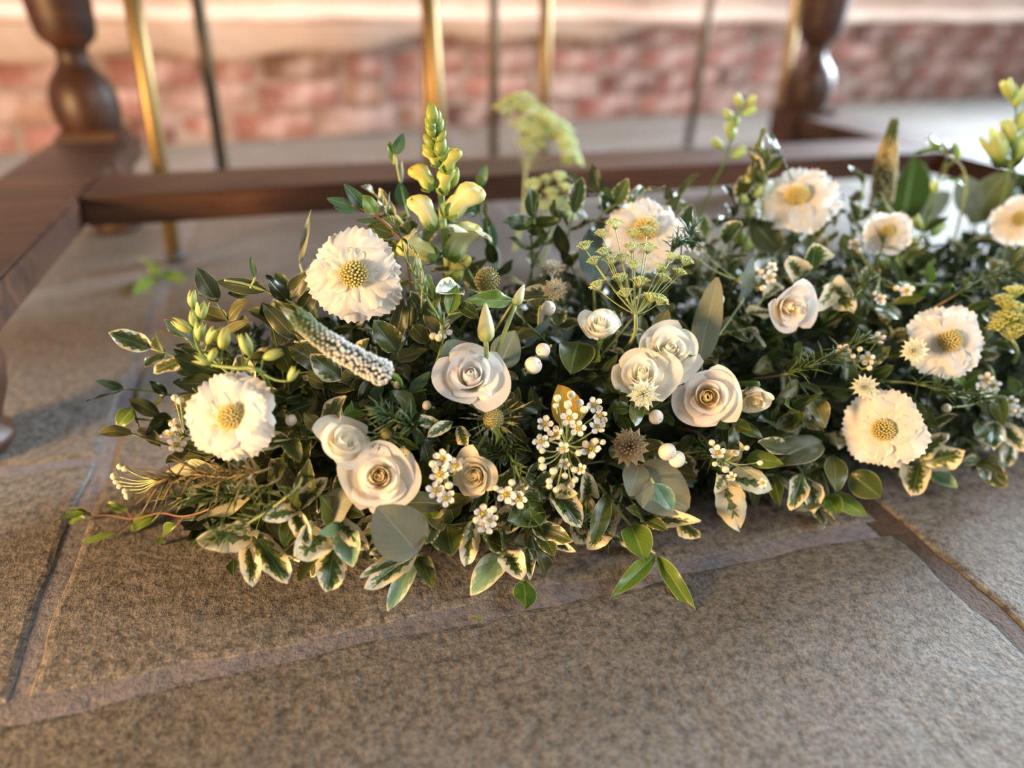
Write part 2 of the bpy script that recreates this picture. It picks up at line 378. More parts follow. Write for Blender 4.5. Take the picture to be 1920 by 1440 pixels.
# ------------------------------------------------------------------ things and parts
def frame(y, z):
    """matrix columns: local Y along y, local Z near z"""
    y = unit(y); z = np.asarray(z, float); z = z-y*(z@y)
    if np.linalg.norm(z) < 1e-4: z = np.cross(y, [0.3, 0.5, 0.8])
    z = unit(z); return np.column_stack([np.cross(y, z), y, z])
def zframe(z, spin=0.0):
    z = unit(z); r = np.array([1.0, 0, 0]) if abs(z[0]) < .9 else np.array([0, 1.0, 0])
    x = unit(r-z*(r@z)); y = np.cross(z, x); c, s = math.cos(spin), math.sin(spin)
    return np.column_stack([c*x+s*y, -s*x+c*y, z])
def mat4(R, t, s=1.0):
    S = np.asarray(s, float)*np.ones(3); A = R*S[None, :]
    return Matrix([[*A[i], t[i]] for i in range(3)]+[[0, 0, 0, 1]])
def rotz(a): return np.array([[math.cos(a), -math.sin(a), 0], [math.sin(a), math.cos(a), 0], [0, 0, 1]])
def rotx(a): return np.array([[1, 0, 0], [0, math.cos(a), -math.sin(a)], [0, math.sin(a), math.cos(a)]])
THINGS = []
def thing(name, label, cat, loc, group=None):
    o = bpy.data.objects.new(name, None); COL.objects.link(o); o.empty_display_size = 0.02
    o.matrix_basis = Matrix.Translation(Vector([float(x) for x in loc])); o['label'] = label; o['category'] = cat
    if group: o['group'] = group
    THINGS.append(o); return o
def part(name, me, parent, m=None, label=None, kind=None):
    o = bpy.data.objects.new(name, me); COL.objects.link(o); o.parent = parent
    if m is not None: o.matrix_basis = m
    if label: o['label'] = label
    if kind: o['kind'] = kind
    return o
def struct(name, me, parent=None, m=None):
    o = bpy.data.objects.new(name, me); COL.objects.link(o)
    if m is not None: o.matrix_basis = m
    if parent: o.parent = parent
    else: o['kind'] = 'structure'
    return o
HEADS = []   # (px, py, radius px, depth) of the flowers that must stay uncovered
LAND = []    # (px, py, words) landmarks for describing the filler sprigs

# ================================================================== the room
def box_vf(x0, x1, y0, y1, z0, z1):
    V = [(x, y, z) for z in (z0, z1) for y in (y0, y1) for x in (x0, x1)]
    return V, [(0, 2, 3, 1), (4, 5, 7, 6), (0, 1, 5, 4), (1, 3, 7, 5), (3, 2, 6, 7), (2, 0, 4, 6)]
def bevel_box(name, dims, mat, bev=0.003, seg=2):
    bm = bmesh.new(); bmesh.ops.create_cube(bm, size=1.0)
    for v in bm.verts: v.co = Vector((v.co.x*dims[0], v.co.y*dims[1], v.co.z*dims[2]))
    bmesh.ops.bevel(bm, geom=list(bm.edges), offset=bev, segments=seg, affect='EDGES')
    me = bpy.data.meshes.new(name); bm.to_mesh(me); bm.free(); me.materials.append(M[mat]); return me

# floor: a bed of dark brown earth, grey pointing in most joints, and the flagstones one by one
floor = struct('floor', mk_mesh('floor', *box_vf(-1.7, 4.2, -0.9, 3.0, -0.05, -0.0026), 'brown_joint', smooth=False))
mv, mf = join(box_vf(-1.7, 0.392, -0.9, 3.0, -0.013, -0.0020), box_vf(0.392, 0.43, 0.72, 3.0, -0.013, -0.0020), box_vf(0.43, 4.2, -0.9, 3.0, -0.013, -0.0020))
struct('pointing', mk_mesh('pointing', mv, mf, 'grey_mortar', smooth=False), floor)
def slab_mesh(x0, x1, y0, y1, seed):
    r = random.Random(seed); step = 0.016; ring = []
    pa, pb = r.uniform(0, 6), r.uniform(0, 6)
    def wob(k): return 0.0018*math.sin(k*0.35+pa)+0.0014*math.sin(k*0.9+pb)+r.uniform(-0.0012, 0.0012)
    nx = max(4, int((x1-x0)/step)); ny = max(4, int((y1-y0)/step))
    for i in range(nx): ring.append((x0+(x1-x0)*i/nx, y0+wob(i)))
    for i in range(ny): ring.append((x1+wob(i), y0+(y1-y0)*i/ny))
    for i in range(nx): ring.append((x1-(x1-x0)*i/nx, y1+wob(i)))
    for i in range(ny): ring.append((x0+wob(i), y1-(y1-y0)*i/ny))
    n = len(ring); cx, cy = (x0+x1)/2, (y0+y1)/2; V = []; F = []
    for lev, (ins, z) in enumerate(((0.0, -0.03), (0.0, -0.0028), (0.0022, -0.0009), (0.006, 0.0))):
        for (x, y) in ring:
            V.append((x-math.copysign(min(ins, abs(x-cx)), x-cx), y-math.copysign(min(ins, abs(y-cy)), y-cy), z+(r.uniform(-.0004, .0004) if lev == 2 else 0)))
    for l in range(3):
        for i in range(n): j = (i+1) % n; F.append((l*n+i, l*n+j, (l+1)*n+j, (l+1)*n+i))
    F.append(tuple(3*n+i for i in range(n)))
    return mk_mesh('flagstone', V, F, 'flagstone_slate', smooth=False)
G_ = 0.0060
slabs = [(-0.95, 0.402, -0.42, 0.322-G_), (0.419, 1.10, -0.42, 0.62), (0.419, 1.10, 0.634, 0.865), (-0.2+G_, 0.402, 0.322+G_, 0.858),
         (-0.80, -0.2-G_, 0.322+G_, 0.572), (-0.80, -0.2-G_, 0.586, 1.05), (-1.45, -0.815, -0.42, 0.42), (-1.45, -0.815, 0.434, 1.05), (-1.45, -0.90, 1.064, 1.60), (-0.885, -0.2-G_, 1.064, 1.60),
         (-0.2+G_, 0.36, 0.873, 1.34), (0.375, 1.10, 0.88, 1.34), (1.115, 1.75, -0.42, 0.30), (1.115, 1.75, 0.315, 0.95), (1.115, 1.75, 0.965, 1.34),
         (-0.2+G_, 0.12, 1.355, 1.80), (0.135, 0.78, 1.355, 1.80), (0.795, 1.40, 1.355, 1.80), (1.415, 2.1, 1.355, 1.80),
         (-1.45, -0.62, 1.615, 2.2), (-0.605, -0.2-G_, 1.615, 2.2), (-0.2+G_, 0.42, 1.815, 2.4), (0.435, 1.12, 1.815, 2.4), (1.135, 1.75, 1.815, 2.5), (1.765, 2.4, 1.815, 2.6),
         (1.765, 2.4, 0.2, 0.9), (1.765, 2.4, 0.915, 1.34), (2.115, 2.75, 1.355, 1.80), (2.415, 3.1, 0.4, 1.34), (2.415, 3.1, 1.815, 2.7), (2.765, 3.5, 1.355, 1.80), (3.115, 3.9, 0.7, 1.34), (3.115, 3.9, 1.815, 2.8)]
for i, s in enumerate(slabs):
    o = struct('flagstone', slab_mesh(*s, i), floor)
    o.matrix_basis = Matrix.Translation((0, 0, -random.Random(i).uniform(0, 0.0008)))

# the back wall: an old brick plinth, its sloping ledge and a limewashed wall above
W0 = np.array([-0.698, 1.996]); W1 = np.array([3.04, 2.483]); wd = (W1-W0)/np.linalg.norm(W1-W0)
wall_m = Matrix([[wd[0], -wd[1], 0, W0[0]], [wd[1], wd[0], 0, W0[1]], [0, 0, 1, 0], [0, 0, 0, 1]])   # local x along, y into the wall
SA, SB = -0.9, 4.6
wall = struct('wall_back', mk_mesh('wall_back', *join(box_vf(SA, SB, 0.016, 0.5, -0.04, 0.292), box_vf(SA, SB, 0.075, 0.5, 0.29, 2.6)), 'lime_mortar', smooth=False), m=wall_m)
# upper plaster as a gently uneven sheet with thickness, and the ledge
nx, nz = 90, 24; V = []; F = []
for j in range(nz+1):
    for i in range(nx+1):
        s = SA+(SB-SA)*i/nx; z = 0.30+2.3*j/nz
        V.append((s, 0.062+0.006*math.sin(s*5.1+z*3)+0.004*math.sin(s*11-z*7), z))
for j in range(nz):
    for i in range(nx): a = j*(nx+1)+i; F.append((a, a+1, a+nx+2, a+nx+1))
struct('plaster', mk_mesh('plaster', V, F, 'limewashed_plaster'), wall)
V = []; F = []; n = 110
prof = [(0.016, 0.276), (-0.004, 0.284), (-0.006, 0.296), (0.004, 0.306), (0.075, 0.330), (0.075, 0.276)]
for i in range(n+1):
    s = SA+(SB-SA)*i/n; w = 0.004*math.sin(s*9)+0.003*math.sin(s*23+1)
    for (y, z) in prof: V.append((s, y+(w if y < 0.05 else 0), z+0.5*w))
for i in range(n):
    for k in range(6): F.append((i*6+k, i*6+(k+1) % 6, (i+1)*6+(k+1) % 6, (i+1)*6+k))
struct('ledge', mk_mesh('ledge', V, F, 'limewashed_plaster'), wall)
# a skim of plaster left over the top of the bricks at the left
V = []; F = []; n = 70
def skim_low(s): return 0.195+0.035*max(0, s)+0.012*math.sin(s*7)+0.010*math.sin(s*17+2)
for i in range(n+1):
    s = SA+(2.5-SA)*i/n; lo = min(0.283, skim_low(s)); y = -0.010+0.003*math.sin(s*13)
    V += [(s, 0.014, lo), (s, y+0.004, lo+0.002), (s, y, min(lo+0.012, 0.284)), (s, y, 0.286)]
for i in range(n):
    for k in range(3): F.append((i*4+k, i*4+k+1, (i+1)*4+k+1, (i+1)*4+k))
struct('plaster_skim', mk_mesh('plaster_skim', V, F, 'limewashed_plaster'), wall)
def brick_mesh(seed):
    r = random.Random(seed); bm = bmesh.new(); bmesh.ops.create_cube(bm, size=1.0)
    bmesh.ops.subdivide_edges(bm, edges=list(bm.edges), cuts=1, use_grid_fill=True)
    for v in bm.verts:
        c = v.co; e = sum(abs(abs(x)-0.5) < 1e-4 for x in c); k = 1.0-(0.02 if e > 1 else 0.0)-(0.03 if e > 2 else 0)
        v.co = Vector((c.x*0.212*k+r.uniform(-.003, .003), c.y*0.08*k+r.uniform(-.003, .003), c.z*0.063*k+r.uniform(-.0025, .0025)))
    me = bpy.data.meshes.new('brick'); bm.to_mesh(me); bm.free(); me.materials.append(M['old_brick'])
    return me
BR = [brick_mesh(i) for i in range(7)]; r = random.Random(3)
for row in range(4):
    z = 0.037+0.0725*row; s = SA+(0.11 if row % 2 else 0.0)
    while s < SB-0.2:
        w = r.choice([1.0, 1.0, 0.96, 0.5]); L = 0.224*w
        if not (s < 2.4 and z-0.02 > min(0.283, skim_low(s+L/2))):
            m = Matrix.Translation((s+L/2, 0.050+r.uniform(-.008, .004), z+r.uniform(-.003, .003))) @ Matrix.Rotation(r.uniform(-.02, .02), 4, 'Y') @ Matrix.Diagonal((w*0.99, 1, 1, 1))
            struct('brick', r.choice(BR), wall, m)
        s += L+0.011

# ------------------------------------------------------------------ the table
table = thing('dining_table', 'dark oak table with turned legs and low flat stretchers behind the flowers', 'table', (0.36, 0.96, 0))
def tpart(name, me, loc): return part(name, me, table, Matrix.Translation(Vector(loc)-Vector((0.36, 0.96, 0))))
leg_prof = [(0.001, 0), (0.030, 0.0), (0.037, 0.008), (0.037, 0.016), (0.030, 0.022), (0.034, 0.034), (0.044, 0.056), (0.049, 0.078), (0.046, 0.098), (0.036, 0.112),
            (0.036, 0.150), (0.041, 0.156), (0.047, 0.176), (0.049, 0.198), (0.047, 0.218), (0.040, 0.236), (0.030, 0.248), (0.0225, 0.258), (0.0215, 0.272), (0.024, 0.280),
            (0.036, 0.290), (0.041, 0.300), (0.0435, 0.32), (0.047, 0.37), (0.048, 0.44), (0.042, 0.52), (0.031, 0.57), (0.027, 0.585), (0.036, 0.60), (0.036, 0.61), (0.001, 0.612)]
lv, lf, lu = lathe(leg_prof, 28); leg_me = mk_mesh('leg', lv, lf, 'dark_oak', lu)
blk_me = bevel_box('leg_block', (0.092, 0.092, 0.062), 'dark_oak', 0.004); top_blk = bevel_box('leg_block', (0.085, 0.085, 0.12), 'dark_oak', 0.003)
for x in (-0.315, 1.01):
    for y in (0.62, 1.30):
        lg = tpart('leg', leg_me, (x, y, 0)); part('leg_block', blk_me, lg, Matrix.Translation((0, 0, 0.131))); part('leg_block', top_blk, lg, Matrix.Translation((0, 0, 0.67)))
ss_me = bevel_box('side_stretcher', (0.118, 0.72, 0.036), 'dark_oak', 0.003)
tpart('side_stretcher', ss_me, (-0.311, 0.96, 0.132)); tpart('side_stretcher', ss_me, (1.03, 0.96, 0.132))
tpart('centre_stretcher', bevel_box('centre_stretcher', (1.223, 0.118, 0.0355), 'dark_oak', 0.003), (0.3595, 0.96, 0.132))
for y in (0.62, 1.30): tpart('apron', bevel_box('apron', (1.28, 0.025, 0.09), 'dark_oak'), (0.355, y, 0.685))
for x in (-0.33, 1.04): tpart('apron', bevel_box('apron', (0.025, 0.60, 0.09), 'dark_oak'), (x, 0.96, 0.685))
for k in range(5): tpart('top_plank', bevel_box('top_plank', (1.68, 0.172, 0.032), 'dark_oak', 0.002), (0.355, 0.612+0.174*k, 0.746))

# ------------------------------------------------------------------ the chairs beyond the table
def chair(label, feet, mats, centre):
    c = np.mean(np.array(feet), axis=0); t = thing('metal_chair', label, 'chair', (c[0], c[1], 0), 'slim brass chairs beyond the table')
    tops = []
    for (x, y), mt in zip(feet, mats):
        ip = (c-np.array([x, y]))*0.10; top = np.array([x+ip[0]-c[0], y+ip[1]-c[1], 0.445]); tops.append(top)
        lg = part('leg', mk_mesh('leg', *tube([(x-c[0], y-c[1], 0.012), 0.5*np.array([x-c[0], y-c[1], 0.0])+0.5*top, top], [0.0105, 0.0115, 0.0125], 12), mt), t)
        part('foot_cap', mk_mesh('foot_cap', *tube([(x-c[0], y-c[1], 0.0), (x-c[0], y-c[1], 0.016)], [0.0125, 0.0120], 12), 'rubber'), lg)
    ring = tops[:2]+[tops[3], tops[2]]; rail = ring+[ring[0]]
    part('seat_frame', mk_mesh('seat_frame', *join(*[tube([rail[i], rail[i+1]], 0.010, 8) for i in range(4)]), mats[0]), t)
    lo = [np.array([p[0]*1.03, p[1]*1.03, 0.452]) for p in ring]; hi = [np.array([p[0]*0.98, p[1]*0.98, 0.492]) for p in ring]
    part('seat', mk_mesh('seat', lo+hi, [(3, 2, 1, 0), (4, 5, 6, 7), (0, 1, 5, 4), (1, 2, 6, 5), (2, 3, 7, 6), (3, 0, 4, 7)], 'seat_fabric', smooth=False), t)
    b0, b1 = tops[2], tops[3]; bx = 0.5*(b0+b1); outw = unit(np.array([bx[0], bx[1], 0]))*0.05; u = np.array([0, 0, 0.42])
    part('back_frame', mk_mesh('back_frame', *tube(smooth_path([b0, b0+outw*.6+u*.6, b0+outw+u*.95, 0.5*(b0+b1)+outw+u*1.03, b1+outw+u*.95, b1+outw*.6+u*.6, b1], 5), 0.010, 8), mats[0]), t)
chair('slim brass chair at the left, one foot showing below the table stretcher', [(-0.203, 1.104), (0.217, 1.112), (-0.155, 1.50), (0.285, 1.462)], ['brass_metal', 'brass_metal', 'dark_brass', 'dark_brass'], None)
chair('slim brass chair behind the tall blurred umbel, near the middle of the table', [(0.222, 1.31), (0.497, 1.45), (0.44, 1.657), (0.62, 1.81)], ['brass_metal', 'brass_metal', 'dark_brass', 'dark_brass'], None)
chair('slim brass chair beside the far right turned table leg', [(1.065, 1.45), (1.37, 1.77), (1.017, 1.757), (1.17, 2.02)], ['brass_metal', 'dark_brass', 'dark_brass', 'dark_brass'], None)

# ================================================================== flower and leaf builders
def leaf_variants(mat, n, W, shape=(0.8, 0.9), fold=0.25, bend=(-0.3, 0.9), wave=0.06, curl=0.0, nu=6, nv=10, seed=0, serr=0.0, keel=0.0):
    out = []; r = random.Random(seed)
    for k in range(n):
        a, b = shape; w = W*r.uniform(.88, 1.12); fo = fold*r.uniform(.4, 1.4); be = r.uniform(*bend); wa = wave*r.uniform(.5, 1.5); ph = r.uniform(0, 6); ph2 = r.uniform(0, 6); cu = curl*r.uniform(.6, 1.2); tw = r.uniform(-.5, .5)
        def fn(u, v):
            ww = 0.5*w*max(0.012, math.sin(math.pi*min(1, v)**a))**b*(1+serr*math.sin(v*60)*(abs(u) > .99))
            x = u*ww; an = be*v; yy = math.sin(an)/be if abs(be) > 1e-3 else v; zz = (math.cos(an)-1)/be if abs(be) > 1e-3 else 0
            z = fo*abs(u)*ww*1.2 - keel*u*u*ww + wa*math.sin(v*7+ph)*abs(u)*u*u + 0.5*wa*math.sin(v*11+ph2)*u
            z += cu*ww*abs(u)**3*math.sin(v*4+ph)
            t = tw*v; x2 = x*math.cos(t)-z*math.sin(t); z2 = x*math.sin(t)+z*math.cos(t)
            # tangent frame of the bent midrib
            return (x2, yy + z2*math.sin(an), zz + z2*math.cos(an))
        V, F, U = sheet(fn, nu, nv); out.append(mk_mesh(mat, V, F, mat, U))
    return out
LEAF = {
 'variegated': leaf_variants('variegated_leaf', 8, 0.58, (0.90, 0.62), 0.30, (-0.7, 1.2), 0.09, 0.6, 8, 14, 1, 0.04),
 'edged': leaf_variants('cream_edged_leaf', 7, 0.50, (0.88, 0.70), 0.28, (-0.6, 1.0), 0.05, 0.3, 8, 12, 2, 0.03),
 'mint': leaf_variants('mint_leaf', 4, 0.50, (0.88, 0.70), 0.30, (-0.3, 0.7), 0.03, 0.2, 8, 12, 3, 0.03),
 'glossy': leaf_variants('glossy_leaf', 7, 0.46, (0.88, 0.75), 0.25, (-0.5, 1.0), 0.04, 0.2, 6, 10, 4),
 'olive': leaf_variants('olive_leaf', 7, 0.46, (0.88, 0.72), 0.25, (-0.6, 1.0), 0.05, 0.25, 6, 10, 5),
 'bright': leaf_variants('bright_leaf', 5, 0.36, (0.85, 0.9), 0.25, (-0.4, 0.9), 0.04, 0.2, 8, 12, 6, 0.03),
 'dark': leaf_variants('dark_leaf', 5, 0.46, (0.85, 0.85), 0.25, (-0.6, 1.0), 0.05, 0.2, 6, 10, 7),
 'euc': leaf_variants('eucalyptus_leaf', 4, 0.98, (0.80, 0.55), 0.10, (-0.25, 0.35), 0.02, 0.05, 10, 12, 8),
 'blue_euc': leaf_variants('blue_eucalyptus_leaf', 4, 0.60, (0.80, 0.65), 0.15, (-0.3, 0.5), 0.03, 0.1, 8, 12, 9),
 'small_euc': leaf_variants('small_eucalyptus_leaf', 5, 0.50, (0.80, 0.7), 0.18, (-0.4, 0.6), 0.03, 0.1, 6, 10, 10),
 'autumn': leaf_variants('autumn_leaf', 2, 0.58, (0.85, 0.7), 0.15, (-0.3, 0.3), 0.03, 0.1, 8, 12, 11),
 'pale': leaf_variants('pale_leaf', 4, 0.30, (0.85, 0.9), 0.30, (-0.4, 0.8), 0.06, 0.2, 6, 12, 12),
 'blade': leaf_variants('eucalyptus_leaf', 3, 0.13, (0.75, 0.9), 0.5, (-0.5, 0.7), 0.02, 0.0, 4, 12, 13),
 'sepal': leaf_variants('sepal', 4, 0.38, (0.6, 0.9), 0.4, (-0.9, -0.2), 0.03, 0.1, 4, 6, 14),
}
WREF = {'variegated': .56, 'edged': .50, 'mint': .50, 'glossy': .46, 'olive': .46, 'bright': .36, 'dark': .46, 'euc': .98, 'blue_euc': .60, 'small_euc': .50, 'autumn': .58, 'pale': .30, 'blade': .13, 'sepal': .38}
def add_leaf(parent, origin, p0, p1, kind, normal, width=None, name='leaf', variant=None):
    """leaf from p0 to p1 (world), child of parent whose origin is given"""
    d = np.asarray(p1)-np.asarray(p0); L = np.linalg.norm(d)+1e-9
    sx = L if width is None else width/WREF[kind]
    me = LEAF[kind][(variant if variant is not None else random.randrange(99)) % len(LEAF[kind])]
    R = frame(d, normal); return part(name, me, parent, mat4(R, np.asarray(p0)-origin, (sx, L, min(sx, L))))
def inner(p, depth=0.6):
    """a point inside the foam below/behind p"""
    p = np.asarray(p, float); x = min(max(p[0], -0.09), 0.84); c = np.array([x, AX_Y, 0.035]); return p+(c-p)*depth
def stem_part(t, origin, pts, r0, r1, mat='green_stem', name='stem', n=6, k=5):
    P = smooth_path(pts, k); V, F = tube([p-origin for p in P], list(np.linspace(r0, r1, len(P))), n)
    return part(name, mk_mesh(name, V, F, mat), t)
def reg(px, py, rpx, p, words=None):
    HEADS.append((px, py, rpx, proj(p)[2]))
    if words: LAND.append((px, py, rpx, words))

# ---- scabiosa
def fan_petal(L, W, ruf, lift, curve, seed, nu=12, nv=8, mat='scabiosa_petal', notch=0.032, hf=1.0):
    r = random.Random(seed); ph = r.uniform(0, 6); k = r.uniform(1.6, 2.8); ph2 = r.uniform(0, 6); k2 = r.uniform(6, 9)*hf; sk = r.uniform(-.12, .12); ph3 = r.uniform(0, 6); lob = r.uniform(.0, .07)
    def fn(u, v):
        w = 0.5*W*(0.16+0.84*math.sin(min(1, v/.70)*math.pi/2)**1.15)*math.sqrt(max(0.05, 1-max(0, (v-.55)/.45)**2*0.34))
        l = L*v*(1-0.24*abs(u)**2.2*v-lob*v*v*math.exp(-(u*4)**2))*(1+notch*v**3*math.sin(2.2*k2*u+ph2))
        an = lift-curve*v
        z = l*math.sin(an)*0.9+ruf*v**1.5*math.sin(k*u*math.pi*.6+ph)*(0.35+.65*abs(u))+0.30*ruf*v**3*math.sin(k2*u+ph2)+0.22*ruf*v**5*math.sin(2.2*k2*u+ph3)
        return (u*w+sk*l*.4, l*math.cos(an), z)
    V, F, U = sheet(fn, nu, nv); return mk_mesh('petal', V, F, mat, U)
SCAB_P = {}
for s in range(7):
    SCAB_P['o', s] = fan_petal(1.0, 1.10, 0.085, 0.18, 0.34, 100+s, 24, 10); SCAB_P['m', s] = fan_petal(0.76, 0.84, 0.075, 0.34, 0.40, 200+s, 20, 9)
    SCAB_P['i', s] = fan_petal(0.46, 0.36, 0.05, 0.50, 0.45, 300+s, 12, 6)
def scab_eye():
    cs = []; rs = []; n = 78
    for i in range(n):
        q = i*2.39996; f = math.sqrt((i+.5)/n); th = f*1.22
        cs.append((0.30*math.sin(th)*math.cos(q), 0.30*math.sin(th)*math.sin(q), 0.02+0.26*math.cos(th)**1.0)); rs.append(0.026+0.006*(1-f)+0.004*((i*7) % 3)/3)
    V, F = beads(cs, rs, 1, 1.45, [np.array(c)-np.array([0, 0, -.05]) for c in cs]); a = mk_mesh('seed_pins', V, F, 'scabiosa_eye')
    v, f, u = lathe([(0.0001, 0.235), (0.12, 0.215), (0.20, 0.155), (0.25, 0.06), (0.26, -0.03), (0.16, -0.16), (0.05, -0.24)], 20); b = mk_mesh('eye_cushion', v, f, 'scabiosa_eye_base', u); return a, b
SCAB_EYE = scab_eye()
def scabiosa(px, py, dpx, label, right=0., up=0., out=0.03, words=None, fold=None, depth=None, eye=True, full=1.0, name='scabiosa_flower', seed=0, wide=1.0):
    r = random.Random(seed+px); p = hit(px, py, out) if depth is None else at_depth(px, py, depth); dep = proj(p)[2]; R = dpx/2*dep/FPX
    z = facing(p, right, up); B = zframe(z, r.uniform(0, 6)); c = p-z*0.10*R
    t = thing(name, label, 'flower', c, 'white pincushion flowers')
    reg(px, py, dpx*.47, p, words)
    if fold is not None: lx = B.T @ (RIGHT*math.cos(fold)+UPI*math.sin(fold)); fold = math.atan2(-lx[0], lx[1])
    for ring, n, rad, tilt in (('o', 9, .08, 0.0), ('m', 7, .08, 0.03), ('i', 11, .12, 0.0)):
        for k in range(n):
            a = 2*math.pi*(k+r.uniform(-.22, .22))/n+{'o': 0, 'm': .3, 'i': .1}[ring]; s = R*r.uniform(.88, 1.06)*(full if ring == 'o' else 1)
            tl = tilt+(r.uniform(-.12, .22) if ring != 'i' else r.uniform(-.05, .1))
            if fold is not None:
                da = (a-fold+math.pi) % (2*math.pi)-math.pi
                if abs(da) < 0.8 and ring != 'i': tl += 0.75*(1-abs(da)/.8)
            A = B @ rotz(a) @ rotx(tl); off = B @ rotz(a) @ np.array([0, rad*R, {'o': 0, 'm': .04, 'i': .07}[ring]*R])
            part('petal', SCAB_P[ring, r.randrange(7)], t, mat4(A, off, (s*wide, s, s)))
    if eye:
        part('seed_pins', SCAB_EYE[0], t, mat4(B, z*0.10*R, R), kind='stuff'); part('eye_cushion', SCAB_EYE[1], t, mat4(B, z*0.09*R, R))
    stem_part(t, c, [c-z*0.1*R, c-z*0.5*R, inner(c-z*.7*R, .5)], 0.0022, 0.0018, 'green_stem')
    for k in range(7):
        a = 2*math.pi*k/7; d = B @ np.array([math.cos(a), math.sin(a), 0.1]); add_leaf(t, c, c-z*0.10*R, c-z*0.12*R+d*R*.5, 'sepal', z, R*.16, 'sepal')
    return t

# ---- roses and lisianthus
def rose_petal(r0, H, halfw, open_, curl, seed, mat, nu=14, nv=12, close=0.0):
    r = random.Random(seed); ph = r.uniform(0, 6); wob = r.uniform(.5, 1.2); pt = r.uniform(-.02, .06)
    def fn(u, v):
        w = (0.40+0.60*math.sin(min(1, v/.5)*math.pi/2))*math.sqrt(max(.03, 1-max(0, (v-.62)/.38)**3.0*.45))
        rr = r0*(0.30+0.70*math.sin(min(1, v*1.35)*math.pi/2)); rr += open_*v**2.2; rr *= max(.10, 1-close*max(0, v-.45)**1.5)
        c = max(0, (v-.74)/.26); rr += curl*c*c*(1+.35*math.sin(2.5*u+ph)); z = H*v-.30*curl*c**2.4
        z *= 1-0.07*abs(u)**3*v+pt*v*v*(1-abs(u))
        rr *= 1+.045*u+0.018*wob*math.sin(4*u+ph)*v*v
        a = u*halfw*w
        return (rr*math.sin(a), rr*math.cos(a), z)
    V, F, U = sheet(fn, nu, nv); return mk_mesh('petal', V, F, mat, U)
def rose(px, py, dpx, label, mat='rose_petal', right=0., up=0., out=0.03, n=17, openness=0.55, words=None, name='rose', group='cream and white roses', sepals=0, depth=None, seed=0, core=0.10, stem_to=None, height=1.15, curlk=.26, eye=None):
    r = random.Random(seed+px*3+py); p = hit(px, py, out) if depth is None else at_depth(px, py, depth); dep = proj(p)[2]; R = dpx/2*dep/FPX
    z = facing(p, right, up); B = zframe(z, r.uniform(0, 6)); c = p-z*0.85*R
    t = thing(name, label, 'flower', c, group); reg(px, py, dpx*.48, p, words)
    k0 = 1.0/(0.72+openness*.5+curlk*.8)
    for k in range(n):
        f = k/(n-1); r0 = R*k0*(core+(.76-core)*f**1.15); H = R*height*(1-.30*f**1.3)*(.92+.08*min(1, f*3))
        me = rose_petal(r0, H, 1.9-0.55*f, R*k0*openness*f**2.6, R*k0*curlk*f**1.6*r.uniform(.6, 1.4), r.random(), ('rose_heart' if f < .42 and mat in ('rose_petal', 'blush_petal', 'cream_rose_petal') else mat), close=2.1*max(0, 1-2.1*f))
        part('petal', me, t, mat4(B @ rotz(k*2.39996+r.uniform(-.2, .2)) @ rotx(-r.uniform(-.03, .05)), (0, 0, 0)))
    cv, cf, cu = lathe([(0.001, -0.10*R), (0.16*R, -0.06*R), (0.26*R, 0.06*R), (0.30*R, 0.20*R)], 14); part('calyx', mk_mesh('calyx', cv, cf, 'sepal', cu), t, mat4(B, (0, 0, 0)))
    if eye:
        part('flower_eye', mk_mesh('flower_eye', *beads([(0.05*R*math.cos(q)*k, .05*R*math.sin(q)*k, .55*R+.03*R*k) for k, q in ((0, 0), (1.6, 0), (1.6, 2.1), (1.6, 4.2))], [.08*R]*4, 1), eye), t, mat4(B, (0, 0, 0)))
    for k in range(sepals):
        a = 2*math.pi*k/sepals+.3; d = B @ np.array([math.cos(a)*.75, math.sin(a)*.75, .75]); o = B @ np.array([math.cos(a)*.22*R, math.sin(a)*.22*R, .02*R])
        add_leaf(t, c, c+o, c+o+d*R*r.uniform(.8, 1.15), 'sepal', -(B @ np.array([math.cos(a), math.sin(a), 0])), R*.34, 'sepal')
    e = inner(c-z*.5*R, .5) if stem_to is None else hit(*stem_to, -0.01)
    stem_part(t, c, [c, c-z*0.35*R, e], 0.0021, 0.0018, 'green_stem'); return t

# ---- snowberry
def berry_mesh(seed):
    V0, F0 = ico(3); r = random.Random(seed); V = []
    for v in V0:
        x, y, z = v; k = 1-.10*max(0, z-.75)/.25-.06*max(0, -z-.6); V.append((x*(1+.02*math.sin(3*y+seed)), y*(1+.02*math.sin(4*z+seed)), z*.96*k))
    return mk_mesh('berry', V, F0, 'snowberry_skin')
BERRY = [berry_mesh(i) for i in range(3)]
EYE_ME = mk_mesh('berry_eye', *beads([(0, 0, 0), (.5, .4, -.1), (-.5, .2, -.1)], [.8, .5, .5], 1), 'berry_eye')
def snowberry(items, label, out=0.025, words=None, leaf=None):
    pts = [hit(x, y, out) for x, y, r_ in items]; c = inner(np.mean(pts, axis=0), .25)
    t = thing('snowberry_sprig', label, 'berry', c, 'white snowberries')
    for (x, y, rp), p in zip(items, pts):
        R = rp*proj(p)[2]/FPX; z = facing(p, random.choice((-1, 1))*random.uniform(.7, 1.6), random.uniform(-1.2, .8)); reg(x, y, rp*.9, p)
        b = part('berry', random.choice(BERRY), t, mat4(zframe(z, random.random()*6), p-c, R)); part('berry_eye', EYE_ME, b, mat4(np.eye(3), (0.0, 0, .90), .085))
        stem_part(t, c, [p-z*R*.8, p-z*R*1.6, c], 0.0009, 0.0012, 'pale_stem', n=5, k=3)
    if words: LAND.append((items[0][0], items[0][1], items[0][2], words))
    return t

